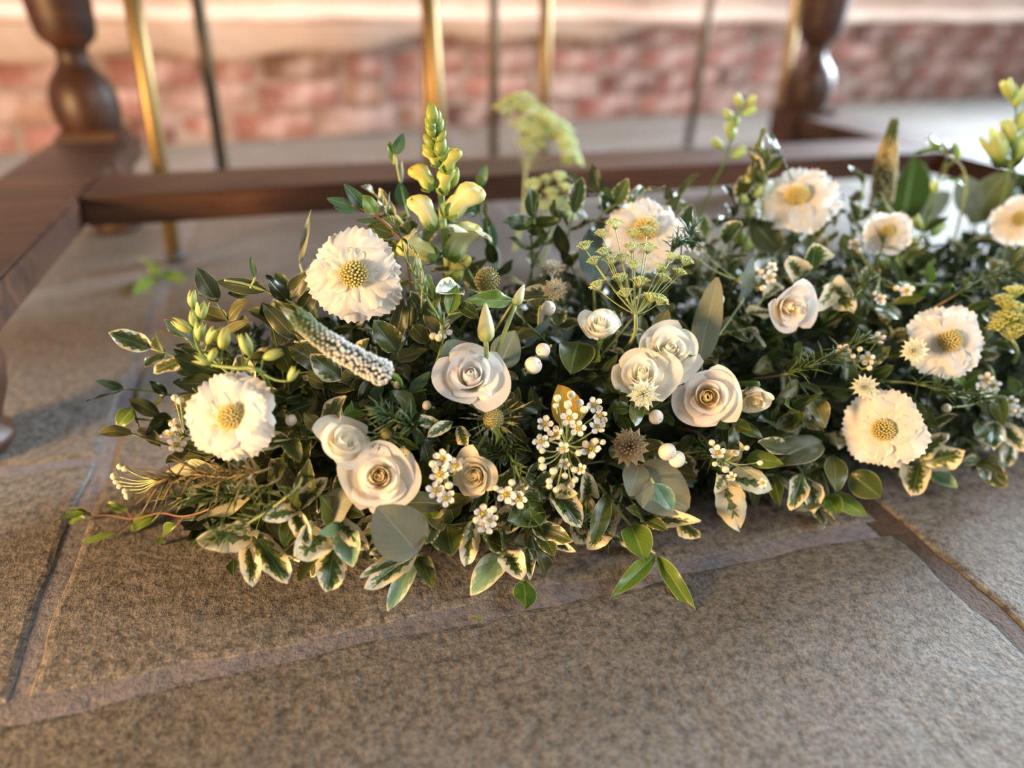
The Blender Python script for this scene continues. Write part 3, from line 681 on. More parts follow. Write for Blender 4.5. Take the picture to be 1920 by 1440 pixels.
# ---- waxflower
def wax_petal_mesh(seed):
    r = random.Random(seed); ph = r.uniform(0, 6)
    def fn(u, v):
        w = .46*max(.16 if v < .5 else .05, 1-abs((v-.58)/(.58 if v < .58 else .42))**2.4)**.5
        return (u*w, v*(1-.08*u*u), .26*v*v+.16*u*u*v+.03*math.sin(5*u+ph)*v)
    V, F, U = sheet(fn, 6, 9); return mk_mesh('petal', V, F, 'wax_petal', U)
WAXP = [wax_petal_mesh(i) for i in range(3)]
_v, _f, _u = lathe([(.02, -.55), (.18, -.40), (.34, -.10), (.40, .08), (.36, .12), (.28, .03), (.10, .0), (.001, .02)], 12); WAXCUP = mk_mesh('floret', _v, _f, 'wax_cup', _u)
WAXEYE = mk_mesh('floret_eye', *beads([(0, 0, .06)]+[(.24*math.cos(k*.785), .24*math.sin(k*.785), .10) for k in range(8)], [.16]+[.07]*8, 1), 'wax_eye')
_v, _f, _u = lathe([(.02, -1.3), (.25, -1.15), (.55, -.75), (.9, -.3), (1.0, .1), (.85, .6), (.5, .92), (.001, 1.02)], 12); WAXBUD = mk_mesh('bud', _v, _f, 'wax_bud', _u)
def waxflower(flowers, buds, label, root, out=0.03, words=None, fr=0.0052, needles=10, hub=None, budscale=1.0, spread=.55, stem='pale_stem', seed=0):
    r = random.Random(seed+len(label)); hubp = hit(*hub, out-.012); c = hit(*root, -.02); c = inner(c, .15)
    t = thing('waxflower_sprig', label, 'flower', c, 'waxflower sprigs')
    stem_part(t, c, [c, .5*(c+hubp)+np.array([0, 0, .008]), hubp], .0013, .0009, stem, n=5)
    for (x, y, *rest) in flowers:
        p = hit(x, y, out+r.uniform(-.003, .006)); sc = fr*(rest[0] if rest else 1); z = facing(p, r.uniform(-spread, spread), r.uniform(-spread, spread)+.1); B = zframe(z, r.uniform(0, 6))
        f = part('floret', WAXCUP, t, mat4(B, p-c, sc)); part('floret_eye', WAXEYE, f, mat4(np.eye(3), (0, 0, 0.03), 1.35)); reg(x, y, 11, p)
        for k in range(5): part('petal', WAXP[r.randrange(3)], f, mat4(rotz(2*math.pi*k/5) @ rotx(r.uniform(-.15, .25)), rotz(2*math.pi*k/5) @ np.array([0, .33, .05]), r.uniform(.72, .88)))
        stem_part(t, c, [p-z*sc*.5, .5*(p+hubp)-z*.006, hubp], .0006, .0007, 'pale_stem', 'pedicel', 4, 3)
    for (x, y, *rest) in buds:
        p = hit(x, y, out+r.uniform(-.002, .006)); sc = .0022*budscale*(rest[0] if rest else r.uniform(.85, 1.15)); z = unit(p-hubp+.3*facing(p)*.02)
        part('bud', WAXBUD, t, mat4(zframe(z, 0), p-c, sc)); stem_part(t, c, [p-z*sc, .5*(p+hubp)-np.array([0, 0, .003]), hubp], .0005, .0006, 'pale_stem', 'pedicel', 4, 3)
    if needles:
        V, F = [], []
        for k in range(needles):
            b = hubp+(c-hubp)*r.uniform(0, .6); d = unit(np.array([r.gauss(0, 1), r.gauss(0, 1), r.gauss(.2, 1)])+.6*facing(b)); V, F = join((V, F), tube([b-c, b-c+d*r.uniform(.006, .016)], [.0006, .0002], 4))
        part('needles', mk_mesh('needles', V, F, 'needle_green'), t, kind='stuff')
    if words: LAND.append((hub[0], hub[1], 40, words))
    return t

# ---- astrantia
BRACT = [fan_petal(1, .27, .03, .12, .1, 900+i, 4, 6, 'astrantia_bract', 0) for i in range(3)]; DBRACT = [fan_petal(1, .36, .05, .05, .2, 950+i, 4, 6, 'dry_bract', 0) for i in range(3)]
def _pointed(me):
    for v in me.vertices:
        y = v.co.y; k = 1.0 if y < .45 else max(.04, 1-(y-.45)/.55); v.co.x *= k*(.45+1.2*min(.45, max(0, y))/.45*.9)
    return me
for m_ in BRACT+DBRACT: _pointed(m_)
def stamen_mesh(mat, seed, n=55):
    r = random.Random(seed); V, F = [], []
    for i in range(n):
        q = i*2.39996; f = math.sqrt((i+.5)/n); th = f*1.25; d = np.array([math.sin(th)*math.cos(q), math.sin(th)*math.sin(q), math.cos(th)]); L = r.uniform(.50, .72)
        V, F = join((V, F), tube([d*.05, d*L], [.012, .010], 4), beads([d*L], [.045], 1))
    return mk_mesh('stamens', V, F, mat)
STAM = stamen_mesh('astrantia_stamen', 1); DSTAM = stamen_mesh('dry_stamen', 2, 80)
def astrantia(px, py, dpx, label, dry=False, right=0., up=0., out=.03, words=None, tan=False):
    p = hit(px, py, out); R = dpx/2*proj(p)[2]/FPX; z = facing(p, right, up); B = zframe(z, px); c = p-z*R*.2; r = random.Random(px)
    t = thing('astrantia_flower', label, 'flower', c, 'starry masterwort flowers'); reg(px, py, dpx*.45, p, words); n = 14
    for k in range(n): part('bract', r.choice(DBRACT if (dry or tan) else BRACT), t, mat4(B @ rotz(2*math.pi*k/n+r.uniform(-.08, .08)) @ rotx(r.uniform(.0, .3)), (0, 0, 0), R*r.uniform(.9, 1.05)))
    part('stamens', DSTAM if dry else STAM, t, mat4(B, (0, 0, 0), R*(1.15 if dry else .98)), kind='stuff')
    stem_part(t, c, [c, c-z*.01, inner(c, .4)], .0012, .0012, 'green_stem', n=5); return t

# ---- thistle (eryngium)
def thistle_cone(seed):
    cs = []; n = 130
    for i in range(n):
        q = i*2.39996; zz = 1-1.7*(i+.5)/n; s = math.sqrt(max(0, 1-zz*zz)); cs.append(np.array([s*math.cos(q)*.86, s*math.sin(q)*.86, zz*1.05+.3]))
    V, F = join(beads([(0, 0, .3)], [.86], 2), beads([c for c in cs], [.075]*n, 1, 2.0, cs)); return mk_mesh('cone', V, F, 'thistle_cone')
CONE = thistle_cone(1)
def spine_bract(seed):
    r = random.Random(seed)
    def fn(u, v):
        w = .026*(1-v)**.6*(1+1.6*(abs(math.sin(v*11)) > .94)); return (u*w, v, .16*v*v+.02*abs(u)*(1-v))
    V, F, U = sheet(fn, 2, 14); return mk_mesh('bract', V, F, 'thistle_bract', U)
SPINE = [spine_bract(i) for i in range(3)]
def thistle(px, py, rpx, blen, label, right=0., up=.3, out=.03, words=None, n=13):
    p = hit(px, py, out); k = proj(p)[2]/FPX; R = rpx*k; z = facing(p, right, up); B = zframe(z, px); c = p-z*R*.6; r = random.Random(px)
    t = thing('sea_holly', label, 'flower', c); reg(px, py, rpx*1.2, p, words); part('cone', CONE, t, mat4(B, (0, 0, 0), R))
    for j in range(n):
        L = blen*k*r.uniform(.7, 1.1); part('bract', r.choice(SPINE), t, mat4(B @ rotz(2*math.pi*j/n+r.uniform(-.15, .15)) @ rotx(r.uniform(.0, .45)), (0, 0, 0), (L*1.1, L, L)))
    stem_part(t, c, [c, c-z*.012, inner(c, .4)], .0016, .0016, 'dark_stem', n=5); return t

# ---- veronica spike
def spike(path, r_fn, label, green_to, out=.045, n=620, words=None, pts=None, cols=None, bead=.0017, leafy=True, stem_end=None):
    P = smooth_path(pts, 8); c = P[-1]; t = thing('veronica_spike', label, 'flower', c, 'veronica spikes'); r = random.Random(5)
    part('stem', mk_mesh('stem', *tube([q-c for q in P], [max(.0008, r_fn(i/(len(P)-1))*.86) for i in range(len(P))], 12), 'spike_core'), t)
    cs, rs, ds, tint = [], [], [], []
    L = len(P)-1; nv = len(ico(1)[0])
    for i in range(n):
        f = (i+.5)/n; f = f**.88; q = i*2.39996+r.uniform(-.25, .25); x = f*L; a = int(min(L-1, x)); p = P[a]+(P[a+1]-P[a])*(x-a); tg = unit(P[a+1]-P[a]); Bz = zframe(tg, 0); d = Bz @ np.array([math.cos(q), math.sin(q), 0])
        rad = r_fn(f)*r.uniform(.97, 1.06); cs.append(p+d*rad-c); ds.append(unit(d-.35*tg)); g = min(1, max(0, (f-green_to[0])/(green_to[1]-green_to[0])))
        rs.append(bead*(.5+.5*g)*r.uniform(.85, 1.15)); g2 = min(1, max(0, g+r.uniform(-.18, .18))); k = r.uniform(.88, 1.0)
        col = [(cols[0][j]*(1-g2)+cols[1][j]*g2)*k for j in range(3)]+[1]; tint += [col]*nv
    part('florets', mk_mesh('florets', *beads(cs, rs, 1, 1.15, ds), 'tinted_beads', tint=tint), t, kind='stuff')
    return t, c

# ---- larkspur-like bud spikes
def lark_bud(seed, opened):
    r = random.Random(seed); VV, FF, UU = [], [], []
    for k in range(5):
        a0 = k*1.2566+r.uniform(-.15, .15); sp = r.uniform(.02, .10)+(.14 if opened else 0); hh = r.uniform(.9, 1.06)
        def fn(u, v):
            rad = .03+.215*math.sin(math.pi*min(1, v*.93+.02)**.82)**.85+sp*v**3; wd = .80*math.sin(math.pi*(.08+.92*v)**.8)**.6 if v < .98 else .10
            a = a0+u*wd; rr = rad*(1-.10*u*u)
            return (rr*math.cos(a), rr*math.sin(a), hh*v*(1-.05*u*u))
        V, F, U = sheet(fn, 5, 8); o = len(VV); VV += V; UU += [(.5+.1*(uu-.5), vv) for uu, vv in U]; FF += [tuple(i+o for i in f) for f in F]
    return mk_mesh('bud', VV, FF, 'larkspur_bud', UU)
LBUD = [lark_bud(i, i % 2) for i in range(4)]
def bud_spike(stem_px, buds, label, out=.03, words=None, planey=None, size=1.0, sr=.0013, name='larkspur_stem', mat=None):
    f = (lambda x, y, o=0: on_plane_y(x, y, planey)) if planey else (lambda x, y, o=0: hit(x, y, out+o))
    P = [f(x, y) for x, y in stem_px]; c = inner(P[0], .5); t = thing(name, label, 'flower', c, 'green bud spikes'); r = random.Random(len(buds)+int(stem_px[0][0])); SP = smooth_path([c]+P, 6)
    part('stem', mk_mesh('stem', *tube([q-c for q in SP], list(np.linspace(sr*1.2, sr*.6, len(SP))), 6), 'green_stem'), t)
    for (x, y, Lp, ang) in buds:
        p = f(x, y, .004); k = proj(p)[2]/FPX; L = Lp*k*size
        a = math.radians(ang); d = unit(math.cos(a)*RIGHT+math.sin(a)*UPI+r.uniform(-.2, .5)*to_cam(p)); b = p-d*L*.5
        o = part('bud', mat or LBUD[r.randrange(4)], t, mat4(zframe(d, r.uniform(0, 6)), b-c, (L*1.15, L*1.15, L*1.1)))
        near = min(SP, key=lambda q: np.linalg.norm(q-b)); stem_part(t, c, [b, .5*(b+near)-np.array([0, 0, .002]), near], .0006, .0008, 'green_stem', 'pedicel', 5, 3)
    if words: LAND.append((stem_px[-1][0], stem_px[-1][1], 40, words))
    return t

# ---- umbels
def umbellet(seed, mat, n=22):
    r = random.Random(seed); cs, rs, V, F = [], [], [], []
    for i in range(n):
        q = i*2.39996; f = math.sqrt((i+.5)/n); p = np.array([f*math.cos(q), f*math.sin(q), .45*(1-f*f)+r.uniform(-.06, .06)]); cs.append(p); V, F = join((V, F), tube([(0, 0, -.8), p], [.035, .03], 3))
        for k in range(4): a = k*1.57+q; cs.append(p+.12*np.array([math.cos(a), math.sin(a), .2]))
    V, F = join((V, F), beads(cs, [.085]*len(cs), 1)); return mk_mesh('umbellet', V, F, mat)
UMB = {m: [umbellet(i, m) for i in range(2)] for m in ('umbel_floret', 'umbel_yellow')}
def umbel(heads, hub, label, out=.05, root=None, mat='umbel_floret', rpx=15, words=None, planes=None, stem='pale_stem', upw=.8):
    f = (lambda x, y: at_depth(x, y, planes)) if planes else (lambda x, y: hit(x, y, out))
    H = f(*hub); R0 = f(*root) if (planes and root) else (hit(*root, -.01) if root else inner(H, .5)); c = R0; r = random.Random(int(hub[0]))
    t = thing('lace_umbel', label, 'flower', c, 'green lacy umbels'); stem_part(t, c, [R0, .5*(R0+H)+np.array([.004, 0, 0]), H], .0016, .0012, stem)
    for (x, y) in heads:
        p = f(x, y); k = proj(p)[2]/FPX; R = rpx*k*r.uniform(.8, 1.2); z = unit(unit(p-H)+upw*np.array([0, 0, 1])+.3*to_cam(p))
        ra = part('ray', mk_mesh('ray', *tube([q-c for q in bezier(H, .5*(H+p)-np.array([0, 0, .004]), p-z*R*.6, 6)], .00036, 4), stem), t)
        part('umbellet', r.choice(UMB[mat]), ra, mat4(zframe(z, r.uniform(0, 6)), p-c, R))
    if words: LAND.append((hub[0], hub[1], 60, words))
    return t

# ---- leafy sprigs
def sprig(leaves, label, root, stem='dark_stem', name='leaf_sprig', cat='foliage', group=None, out0=.015, out1=.04, sr=.0011, words=None, lift=.4, via=None, planey=None, stem_px=None):
    """leaves: (base x, base y, tip x, tip y, width px, kind[, roll])"""
    f = (lambda x, y, o: on_plane_y(x, y, planey)) if planey else hit
    if stem_px: SP = [f(x, y, out0) for x, y in stem_px]
    else: SP = [f(leaves[0][0], leaves[0][1], out0)]
    c = inner(hit(*root, -.01), .3) if root else SP[0]
    t = thing(name, label, cat, c, group)
    if root or len(SP) > 1: stem_part(t, c, ([c] if root else [])+SP, sr*1.2, sr*.7, stem, n=5)
    for L in leaves:
        bx, by, tx, ty, w, kind = L[:6]; roll = L[6] if len(L) > 6 else 0.0
        p0 = f(bx, by, out0); p1 = f(tx, ty, out1); k = proj(.5*(p0+p1))[2]/FPX
        nrm = unit(to_cam(p1)+lift*UP+roll*RIGHT+np.array([random.uniform(-.25, .25) for _ in range(3)]))
        add_leaf(t, c, p0, p1, kind, nrm, w*k)
        if w > 20: reg((bx+tx)/2, (by+ty)/2, max(w, math.hypot(tx-bx, ty-by))*.36, .5*(p0+p1))
        near = min(SP, key=lambda q: np.linalg.norm(q-p0))
        if np.linalg.norm(near-p0) > .003: stem_part(t, c, [p0, .5*(p0+near)-np.array([0, 0, .001]), near], sr*.6, sr*.8, stem, 'twig', 4, 3)
    if words: LAND.append((leaves[0][2], leaves[0][3], 35, words))
    return t
def needle_sprig(px, label, out=.03, n=60, L=.022, mat='needle_green', stem='brown_stem', spread=.6, sr=.0009, name='needle_sprig', tipdir=.8, fine=.0006):
    P = [hit(x, y, out) for x, y in px]; c = inner(P[0], .3); t = thing(name, label, 'foliage', c, 'fine needle sprigs'); SP = smooth_path([c]+P, 6); r = random.Random(int(px[0][0]))
    part('stem', mk_mesh('stem', *tube([q-c for q in SP], list(np.linspace(sr, sr*.5, len(SP))), 5), stem), t); V, F = [], []; m = len(SP)-1
    for i in range(n):
        x = r.uniform(.30, 1)*m; a = int(min(m-1, x)); p = SP[a]+(SP[a+1]-SP[a])*(x-a); tg = unit(SP[a+1]-SP[a]); d = unit(tipdir*tg+spread*np.array([r.gauss(0, 1), r.gauss(0, 1), r.gauss(.15, 1)])); l = L*r.uniform(.6, 1.2); q = p+d*l
        if q[2] < .002: q[2] = .002
        V, F = join((V, F), tube([p-c, .5*(p+q)-c+np.array([0, 0, .0012]), q-c], [fine, fine*1.1, fine*.3], 3))
    part('needles', mk_mesh('needles', V, F, mat), t, kind='stuff'); return t

# ================================================================== the arrangement
# ---- undergrowth: a bed of small dark leaves nobody could count
def undergrowth():
    r = random.Random(11); V, F, U = [], [], []
    # mounded moss core
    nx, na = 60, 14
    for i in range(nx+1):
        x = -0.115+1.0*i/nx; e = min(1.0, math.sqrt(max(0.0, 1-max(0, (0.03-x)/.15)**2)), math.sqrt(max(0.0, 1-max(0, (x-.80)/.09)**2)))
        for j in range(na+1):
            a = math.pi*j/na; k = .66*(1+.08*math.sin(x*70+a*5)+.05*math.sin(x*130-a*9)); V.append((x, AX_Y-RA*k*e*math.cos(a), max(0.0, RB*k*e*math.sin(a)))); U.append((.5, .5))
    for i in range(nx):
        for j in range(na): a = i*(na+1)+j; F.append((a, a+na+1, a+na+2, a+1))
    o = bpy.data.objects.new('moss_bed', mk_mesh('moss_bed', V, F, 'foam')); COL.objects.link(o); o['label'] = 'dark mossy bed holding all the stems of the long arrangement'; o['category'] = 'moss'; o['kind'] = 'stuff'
    V, F, U = [], [], []
    for n in range(5200):
        x = r.uniform(-.11, .86); a = r.uniform(.02, math.pi*.80); e = math.sqrt(max(.05, 1-max(0, (0.03-x)/.16)**2)); k = r.uniform(.62, .92)
        p = np.array([x, AX_Y-RA*k*e*math.cos(a), .004+RB*k*e*math.sin(a)]); nn = unit([r.gauss(-.4 if x < 0 else 0, .5), -math.cos(a)/RA, math.sin(a)/RB*1.0]); nn = unit(np.array([nn[0]*6, nn[1], nn[2]])*.1+nn)
        d = unit(nn*.7+np.array([r.gauss(0, .8), r.gauss(0, .8), r.gauss(.1, .6)])); L = r.uniform(.010, .022); w = L*r.uniform(.22, .42); fr = frame(d, nn+np.array([r.gauss(0, .5) for _ in range(3)]))
        i0 = len(V)
        for (u, v, z) in ((0, 0, 0), (-.8, .45, .12), (.8, .45, .12), (0, .5, 0), (0, 1, -.08)):
            q = p+fr @ np.array([u*w, v*L, z*L]); q[2] = max(q[2], .001); V.append(q); U.append((u*.5+.5, v))
        F += [(i0, i0+3, i0+1), (i0, i0+2, i0+3), (i0+1, i0+3, i0+4), (i0+3, i0+2, i0+4)]
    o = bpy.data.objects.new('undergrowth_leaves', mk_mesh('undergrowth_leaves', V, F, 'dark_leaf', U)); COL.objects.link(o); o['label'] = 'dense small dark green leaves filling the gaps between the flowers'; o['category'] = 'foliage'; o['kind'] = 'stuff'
undergrowth()

# ---- pincushion flowers
scabiosa(664, 515, 178, 'large white pincushion flower beside the snapdragon, its yellow eye facing out', -.05, .10, .05, 'the large pincushion flower', seed=1)
scabiosa(436, 782, 172, 'white pincushion flower at the left end with petals folded up on its right side', -.35, .05, .045, 'the left pincushion flower', fold=0.0, seed=2)
scabiosa(1212, 432, 158, 'white pincushion flower behind the lacy green umbel, beside a blue-grey leaf', .05, .55, .045, 'the pincushion flower behind the umbel', seed=3)
scabiosa(1495, 370, 150, 'fluffy white pincushion flower highest at the right, in front of the stretcher', .1, .7, .045, 'the highest right pincushion flower', seed=4)
scabiosa(1778, 640, 142, 'white pincushion flower turned sideways near the right edge', .45, .05, .04, 'the sideways pincushion flower', seed=5)
scabiosa(1656, 806, 142, 'white pincushion flower low on the right, just above the paving', -.10, -.05, .04, 'the low right pincushion flower', seed=6)
scabiosa(1664, 435, 84, 'small half-open white pincushion flower below the blurred upright veronica spike', .05, .30, .035, 'the small half-open pincushion flower', seed=7)
scabiosa(1912, 412, 100, 'white pincushion flower cut off by the right edge of the picture', .2, .4, .035, 'the flower at the right edge', seed=8)

# ---- roses, lisianthus
rose(710, 893, 122, 'round blush-white rose with a tight spiral centre, nearest the front', 'rose_petal', -.08, .02, .035, 18, .42, 'the front blush rose', core=.08, seed=1)
rose(645, 832, 96, 'half-open ivory rose leaning against the front blush rose', 'ivory_rose_petal', .35, .75, .03, 11, .30, 'the half-open ivory rose', core=.16, height=1.5, seed=2)
rose(888, 893, 78, 'small cream rose with a tight bud centre beside the waxflowers', 'cream_rose_petal', -.45, -.25, .028, 16, .30, 'the small cream rose', core=.07, seed=3)
rose(1328, 744, 112, 'blush rose with loosely swirled petals, right of the ivory pair', 'blush_petal', .10, .0, .035, 14, .34, 'the swirled blush rose', core=.14, seed=4)
rose(1204, 697, 104, 'open ivory rose in front of its twin, just above a starry flower', 'ivory_rose_petal', -.05, .65, .035, 13, .62, 'the front ivory rose', core=.14, seed=5)
rose(1258, 652, 106, 'ruffled ivory rose behind its twin, petals spread to the right', 'ivory_rose_petal', .25, .45, .035, 14, .62, 'the ruffled ivory rose', core=.13, sepals=3, seed=6)
rose(1127, 612, 74, 'cream rosebud with green sepals on an upright stem', 'ivory_rose_petal', .10, .95, .035, 11, .22, 'the cream rosebud', core=.14, sepals=5, height=1.6, stem_to=(1098, 690), seed=7)
rose(1416, 748, 66, 'nodding cream bud with its back turned, right of the swirled blush rose', 'cream_rose_petal', .15, -1.1, .035, 9, .35, 'the nodding cream bud', core=.2, sepals=5, height=1.5, seed=8)
rose(1487, 577, 88, 'drooping pale blush rose with falling outer petals, right of centre', 'blush_petal', .55, -.15, .035, 11, .62, 'the drooping blush rose', core=.14, seed=9)
rose(882, 698, 118, 'open white lisianthus with a yellow-green throat', 'lisianthus_petal', -.05, .42, .035, 13, .46, 'the white lisianthus', name='lisianthus_flower', group='lisianthus blooms', core=.26, height=1.05, curlk=.30, eye='wax_eye', seed=10)

# ---- lisianthus buds
_v, _f, _u = lathe([(.02, 0), (.13, .03), (.19, .15), (.20, .32), (.16, .55), (.10, .78), (.04, .95), (.004, 1.0)], 14, 5, .06); SLIMBUD = mk_mesh('bud', _v, _f, 'white_bud', _u)
def slim_bud(x0, y0, x1, y1, root, label, out=.045):
    p0, p1 = hit(x0, y0, out), hit(x1, y1, out+.004); c = inner(hit(*root, 0), .25); t = thing('lisianthus_bud', label, 'flower', c); L = np.linalg.norm(p1-p0)
    part('bud', SLIMBUD, t, mat4(zframe(p1-p0, 0), p0-c, L))
    for k in range(4):
        a = k*1.57; B = zframe(p1-p0, 0); o = B @ np.array([math.cos(a)*.12*L, math.sin(a)*.12*L, 0]); add_leaf(t, c, p0+o*.5, p0+o*1.9+(p1-p0)*.42, 'sepal', -o, L*.08, 'sepal')
    stem_part(t, c, [c, hit(*root, .02), p0], .0018, .0016, 'pale_stem')
slim_bud(911, 640, 910, 568, (912, 690), 'pointed cream lisianthus bud standing upright behind the white lisianthus')
slim_bud(966, 572, 983, 533, (930, 665), 'slender green-white lisianthus bud on a leaning stem under a green leaf')

# ---- snapdragon
def snap_mesh(kind, mat):
    if kind == 'green': prof = [(.05, 0), (.26, .08), (.36, .30), (.36, .55), (.26, .80), (.10, .96), (.004, 1.0)]; bd = .05
    else: prof = [(.05, 0), (.12, .05), (.185, .18), (.19, .36), (.18, .50), (.215, .62), (.245, .74), (.23, .86), (.15, .955), (.004, .985)]; bd = .38
    V, F, U = lathe(prof, 18, 2, .12 if kind != 'green' else .04, lambda p, v: p+np.array([bd*max(0, v-.45)**1.4, 0, .05*math.cos(2*math.atan2(p[1], p[0]))*v**3])); return mk_mesh('bud', V, F, mat, U)
SNAP = {'g': snap_mesh('green', 'snap_green_bud'), 'y': snap_mesh('bud', 'snap_yellow_bud'), 'c': snap_mesh('bud', 'snap_cream_bud')}
def calyx_mesh():
    VV, FF = [], []
    for k in range(5):
        a = k*1.2566
        V, F, U = sheet(lambda u, v: (.11*u*(1-v)**.6+0, .10+.20*math.sin(min(1, v*1.3)*1.5), -.02+.30*v), 2, 4)
        VV, FF = join((VV, FF), ([rotz(a) @ np.array(q) for q in V], F))
    return mk_mesh('calyx', VV, FF, 'sepal')
CALYX = calyx_mesh(); SNAPLIP = [fan_petal(1, 1.05, .13, .35, .7, 700+i, 10, 7, 'snap_petal', .05) for i in range(4)]
def snapdragon():
    Y = .50; f = lambda x, y, d=0.0: on_plane_y(x, y, Y-d); SP = smooth_path([f(848, 560), f(838, 480), f(829, 400), f(826, 330), f(817, 262), f(811, 212)], 6); c = inner(SP[0], .5); r = random.Random(2)
    t = thing('snapdragon_stem', 'tall snapdragon spike with green tip, yellow buds and one open cream bloom', 'flower', c); LAND.append((826, 330, 60, 'the snapdragon')); reg(830, 400, 60, f(830, 400)); reg(820, 280, 45, f(820, 280))
    part('stem', mk_mesh('stem', *tube([q-c for q in [c]+SP], [.0034]+list(np.linspace(.0034, .0013, len(SP))), 9), 'pale_stem'), t)
    B = [(810, 213, 34, 95, 'g'), (818, 222, 30, 80, 'g'), (806, 231, 28, 110, 'g'), (822, 236, 30, 70, 'g'), (807, 243, 26, 115, 'g'), (816, 253, 28, 92, 'g'), (827, 256, 25, 60, 'g'), (805, 264, 28, 128, 'g'), (826, 274, 34, 80, 'g'), (806, 283, 30, 140, 'g'), (832, 288, 28, 60, 'g'),
         (813, 294, 36, 118, 'y'), (842, 302, 46, 74, 'y'), (796, 332, 58, 122, 'y'), (832, 340, 52, 86, 'y'), (848, 334, 38, 66, 'g'), (799, 399, 76, 114, 'c'), (864, 376, 88, 48, 'c'), (786, 466, 78, 152, 'c'), (862, 452, 84, 62, 'o'), (857, 503, 58, 75, 'y')]
    for i, (x, y, Lp, ang, k) in enumerate(B):
        d0 = .006 if i % 2 else .010; p = f(x, y, d0 if Lp < 60 else .012); s = proj(p)[2]/FPX; L = Lp*s*(1.08 if Lp < 50 else .95); a = math.radians(ang); d = unit(math.cos(a)*RIGHT+math.sin(a)*UPI+r.uniform(.0, .35)*to_cam(p)); b = p-d*L*.5
        # bend the beak outwards and down, away from the stem
        sidev = unit(math.copysign(1, math.cos(a))*RIGHT-.3*UPI); R = frame(np.cross(d, sidev), d); R = np.column_stack([np.cross(R[:, 1], d), R[:, 1], d])
        fat = {'g': 0.85, 'y': 1.25, 'c': 1.12, 'o': 1.2}[k]
        o = part('bud' if k != 'o' else 'open_bloom', SNAP['c' if k == 'o' else k], t, mat4(R, b-c, (L*fat, L*fat, L)))
        part('calyx', CALYX, o, mat4(np.eye(3), (0, 0, 0), .9 if k != 'g' else 1.1))
        if k == 'o' or (x, y) == (786, 466):
            for j, (az, el) in enumerate(((-.5, .2), (.5, .2), (2.3, 1.0), (3.14, 1.2), (4.0, 1.0)) if k == 'o' else ((2.6, .6), (3.6, .6))):
                part('petal_lip', SNAPLIP[j % 4], o, mat4(rotz(az-1.57) @ rotx(.8-el*.6), (0.10, 0, .72), .52))
        near = min(SP, key=lambda q: np.linalg.norm(q-b)); stem_part(t, c, [b, .5*(b+near), near], .0010, .0010, 'green_stem', 'pedicel', 5, 3)
snapdragon()

# ---- veronica spikes
_pts = [hit(552, 588, .075), hit(595, 628, .07), hit(650, 664, .062), hit(698, 690, .055), hit(724, 700, .05)]
t, c = spike(None, lambda f: .0058*(.80+.50*f)*(1 if f < .93 else .86), 'veronica spike lying slantwise, green at the tip and white with tiny buds', (.06, .42), pts=_pts, cols=((.10, .26, .05), (.80, .77, .72)), bead=.00122, n=430)
for x, y in ((575, 600), (620, 640), (665, 668), (705, 692)): reg(x, y, 26, hit(x, y, .065))
LAND.append((640, 655, 60, 'the slanting veronica spike'))
_e = hit(724, 700, .05); stem_part(t, c, [_e, hit(748, 712, .03), inner(hit(760, 720, 0), .3)], .002, .0018, 'green_stem')
add_leaf(t, c, hit(640, 668, .03), hit(530, 572, .068), 'pale', facing(hit(560, 600, .07), 0, .4), .012)
_py = lambda x, y: on_plane_y(x, y, .57)
t, c = spike(None, lambda f: .0026+.0068*min(1, f*1.6), 'blurred upright veronica spike with a dark pointed tip, right of centre', (.18, .36), pts=[_py(1678, 222), _py(1668, 270), _py(1660, 320), _py(1652, 380)], cols=((.12, .18, .05), (.70, .58, .30)), bead=.0018, n=380)
stem_part(t, c, [_py(1652, 380), inner(_py(1650, 400), .5)], .003, .002, 'green_stem')
LAND.append((1660, 320, 40, 'the upright veronica spike'))
for _y in (270, 330): reg(1662, _y, 45, _py(1662, _y))

# ---- bud spikes
bud_spike([(492, 700), (440, 690), (392, 680), (368, 640), (362, 590), (359, 566)], [(360, 561, 30, 88), (377, 585, 36, 80), (362, 598, 28, 95), (343, 611, 38, 150), (374, 622, 32, 85), (397, 631, 34, 60), (420, 637, 40, 80), (398, 667, 28, 60), (380, 676, 30, 160), (462, 647, 42, 110), (511, 665, 36, 20), (548, 703, 28, 60)],
          'stem of striped yellow-green buds rising above the left pincushion flower', out=.05, words='the striped green buds', size=1.0)
bud_spike([(1305, 440), (1335, 350), (1360, 300), (1375, 240), (1398, 175)], [(1385, 190, 26, 120), (1408, 192, 26, 60), (1365, 216, 28, 130), (1404, 208, 28, 30), (1370, 246, 36, 100), (1345, 270, 26, 140), (1385, 287, 34, 40), (1380, 228, 26, 80)], 'tall blurred stem of pale green buds rising above the stretcher', planey=.60, words='the tallest bud stem')
bud_spike([(1370, 520), (1395, 460), (1410, 400), (1418, 350)], [(1404, 342, 26, 110), (1394, 376, 32, 130), (1421, 358, 30, 70), (1405, 402, 28, 80), (1383, 436, 42, 110), (1402, 462, 32, 40), (1348, 482, 32, 130), (1368, 516, 28, 60)], 'leaning stem of yellow-green buds left of the highest right pincushion flower', planey=.53, words='the leaning bud stem')
bud_spike([(1700, 525), (1725, 450), (1742, 390), (1757, 345)], [(1721, 420, 30, 120), (1756, 430, 32, 50), (1713, 464, 36, 110), (1738, 490, 34, 40), (1722, 512, 26, 70), (1660, 500, 36, 110), (1752, 352, 24, 90), (1690, 500, 40, 80)], 'stem of yellow-green buds right of the small half-open pincushion flower', planey=.50, words='the right bud stem')
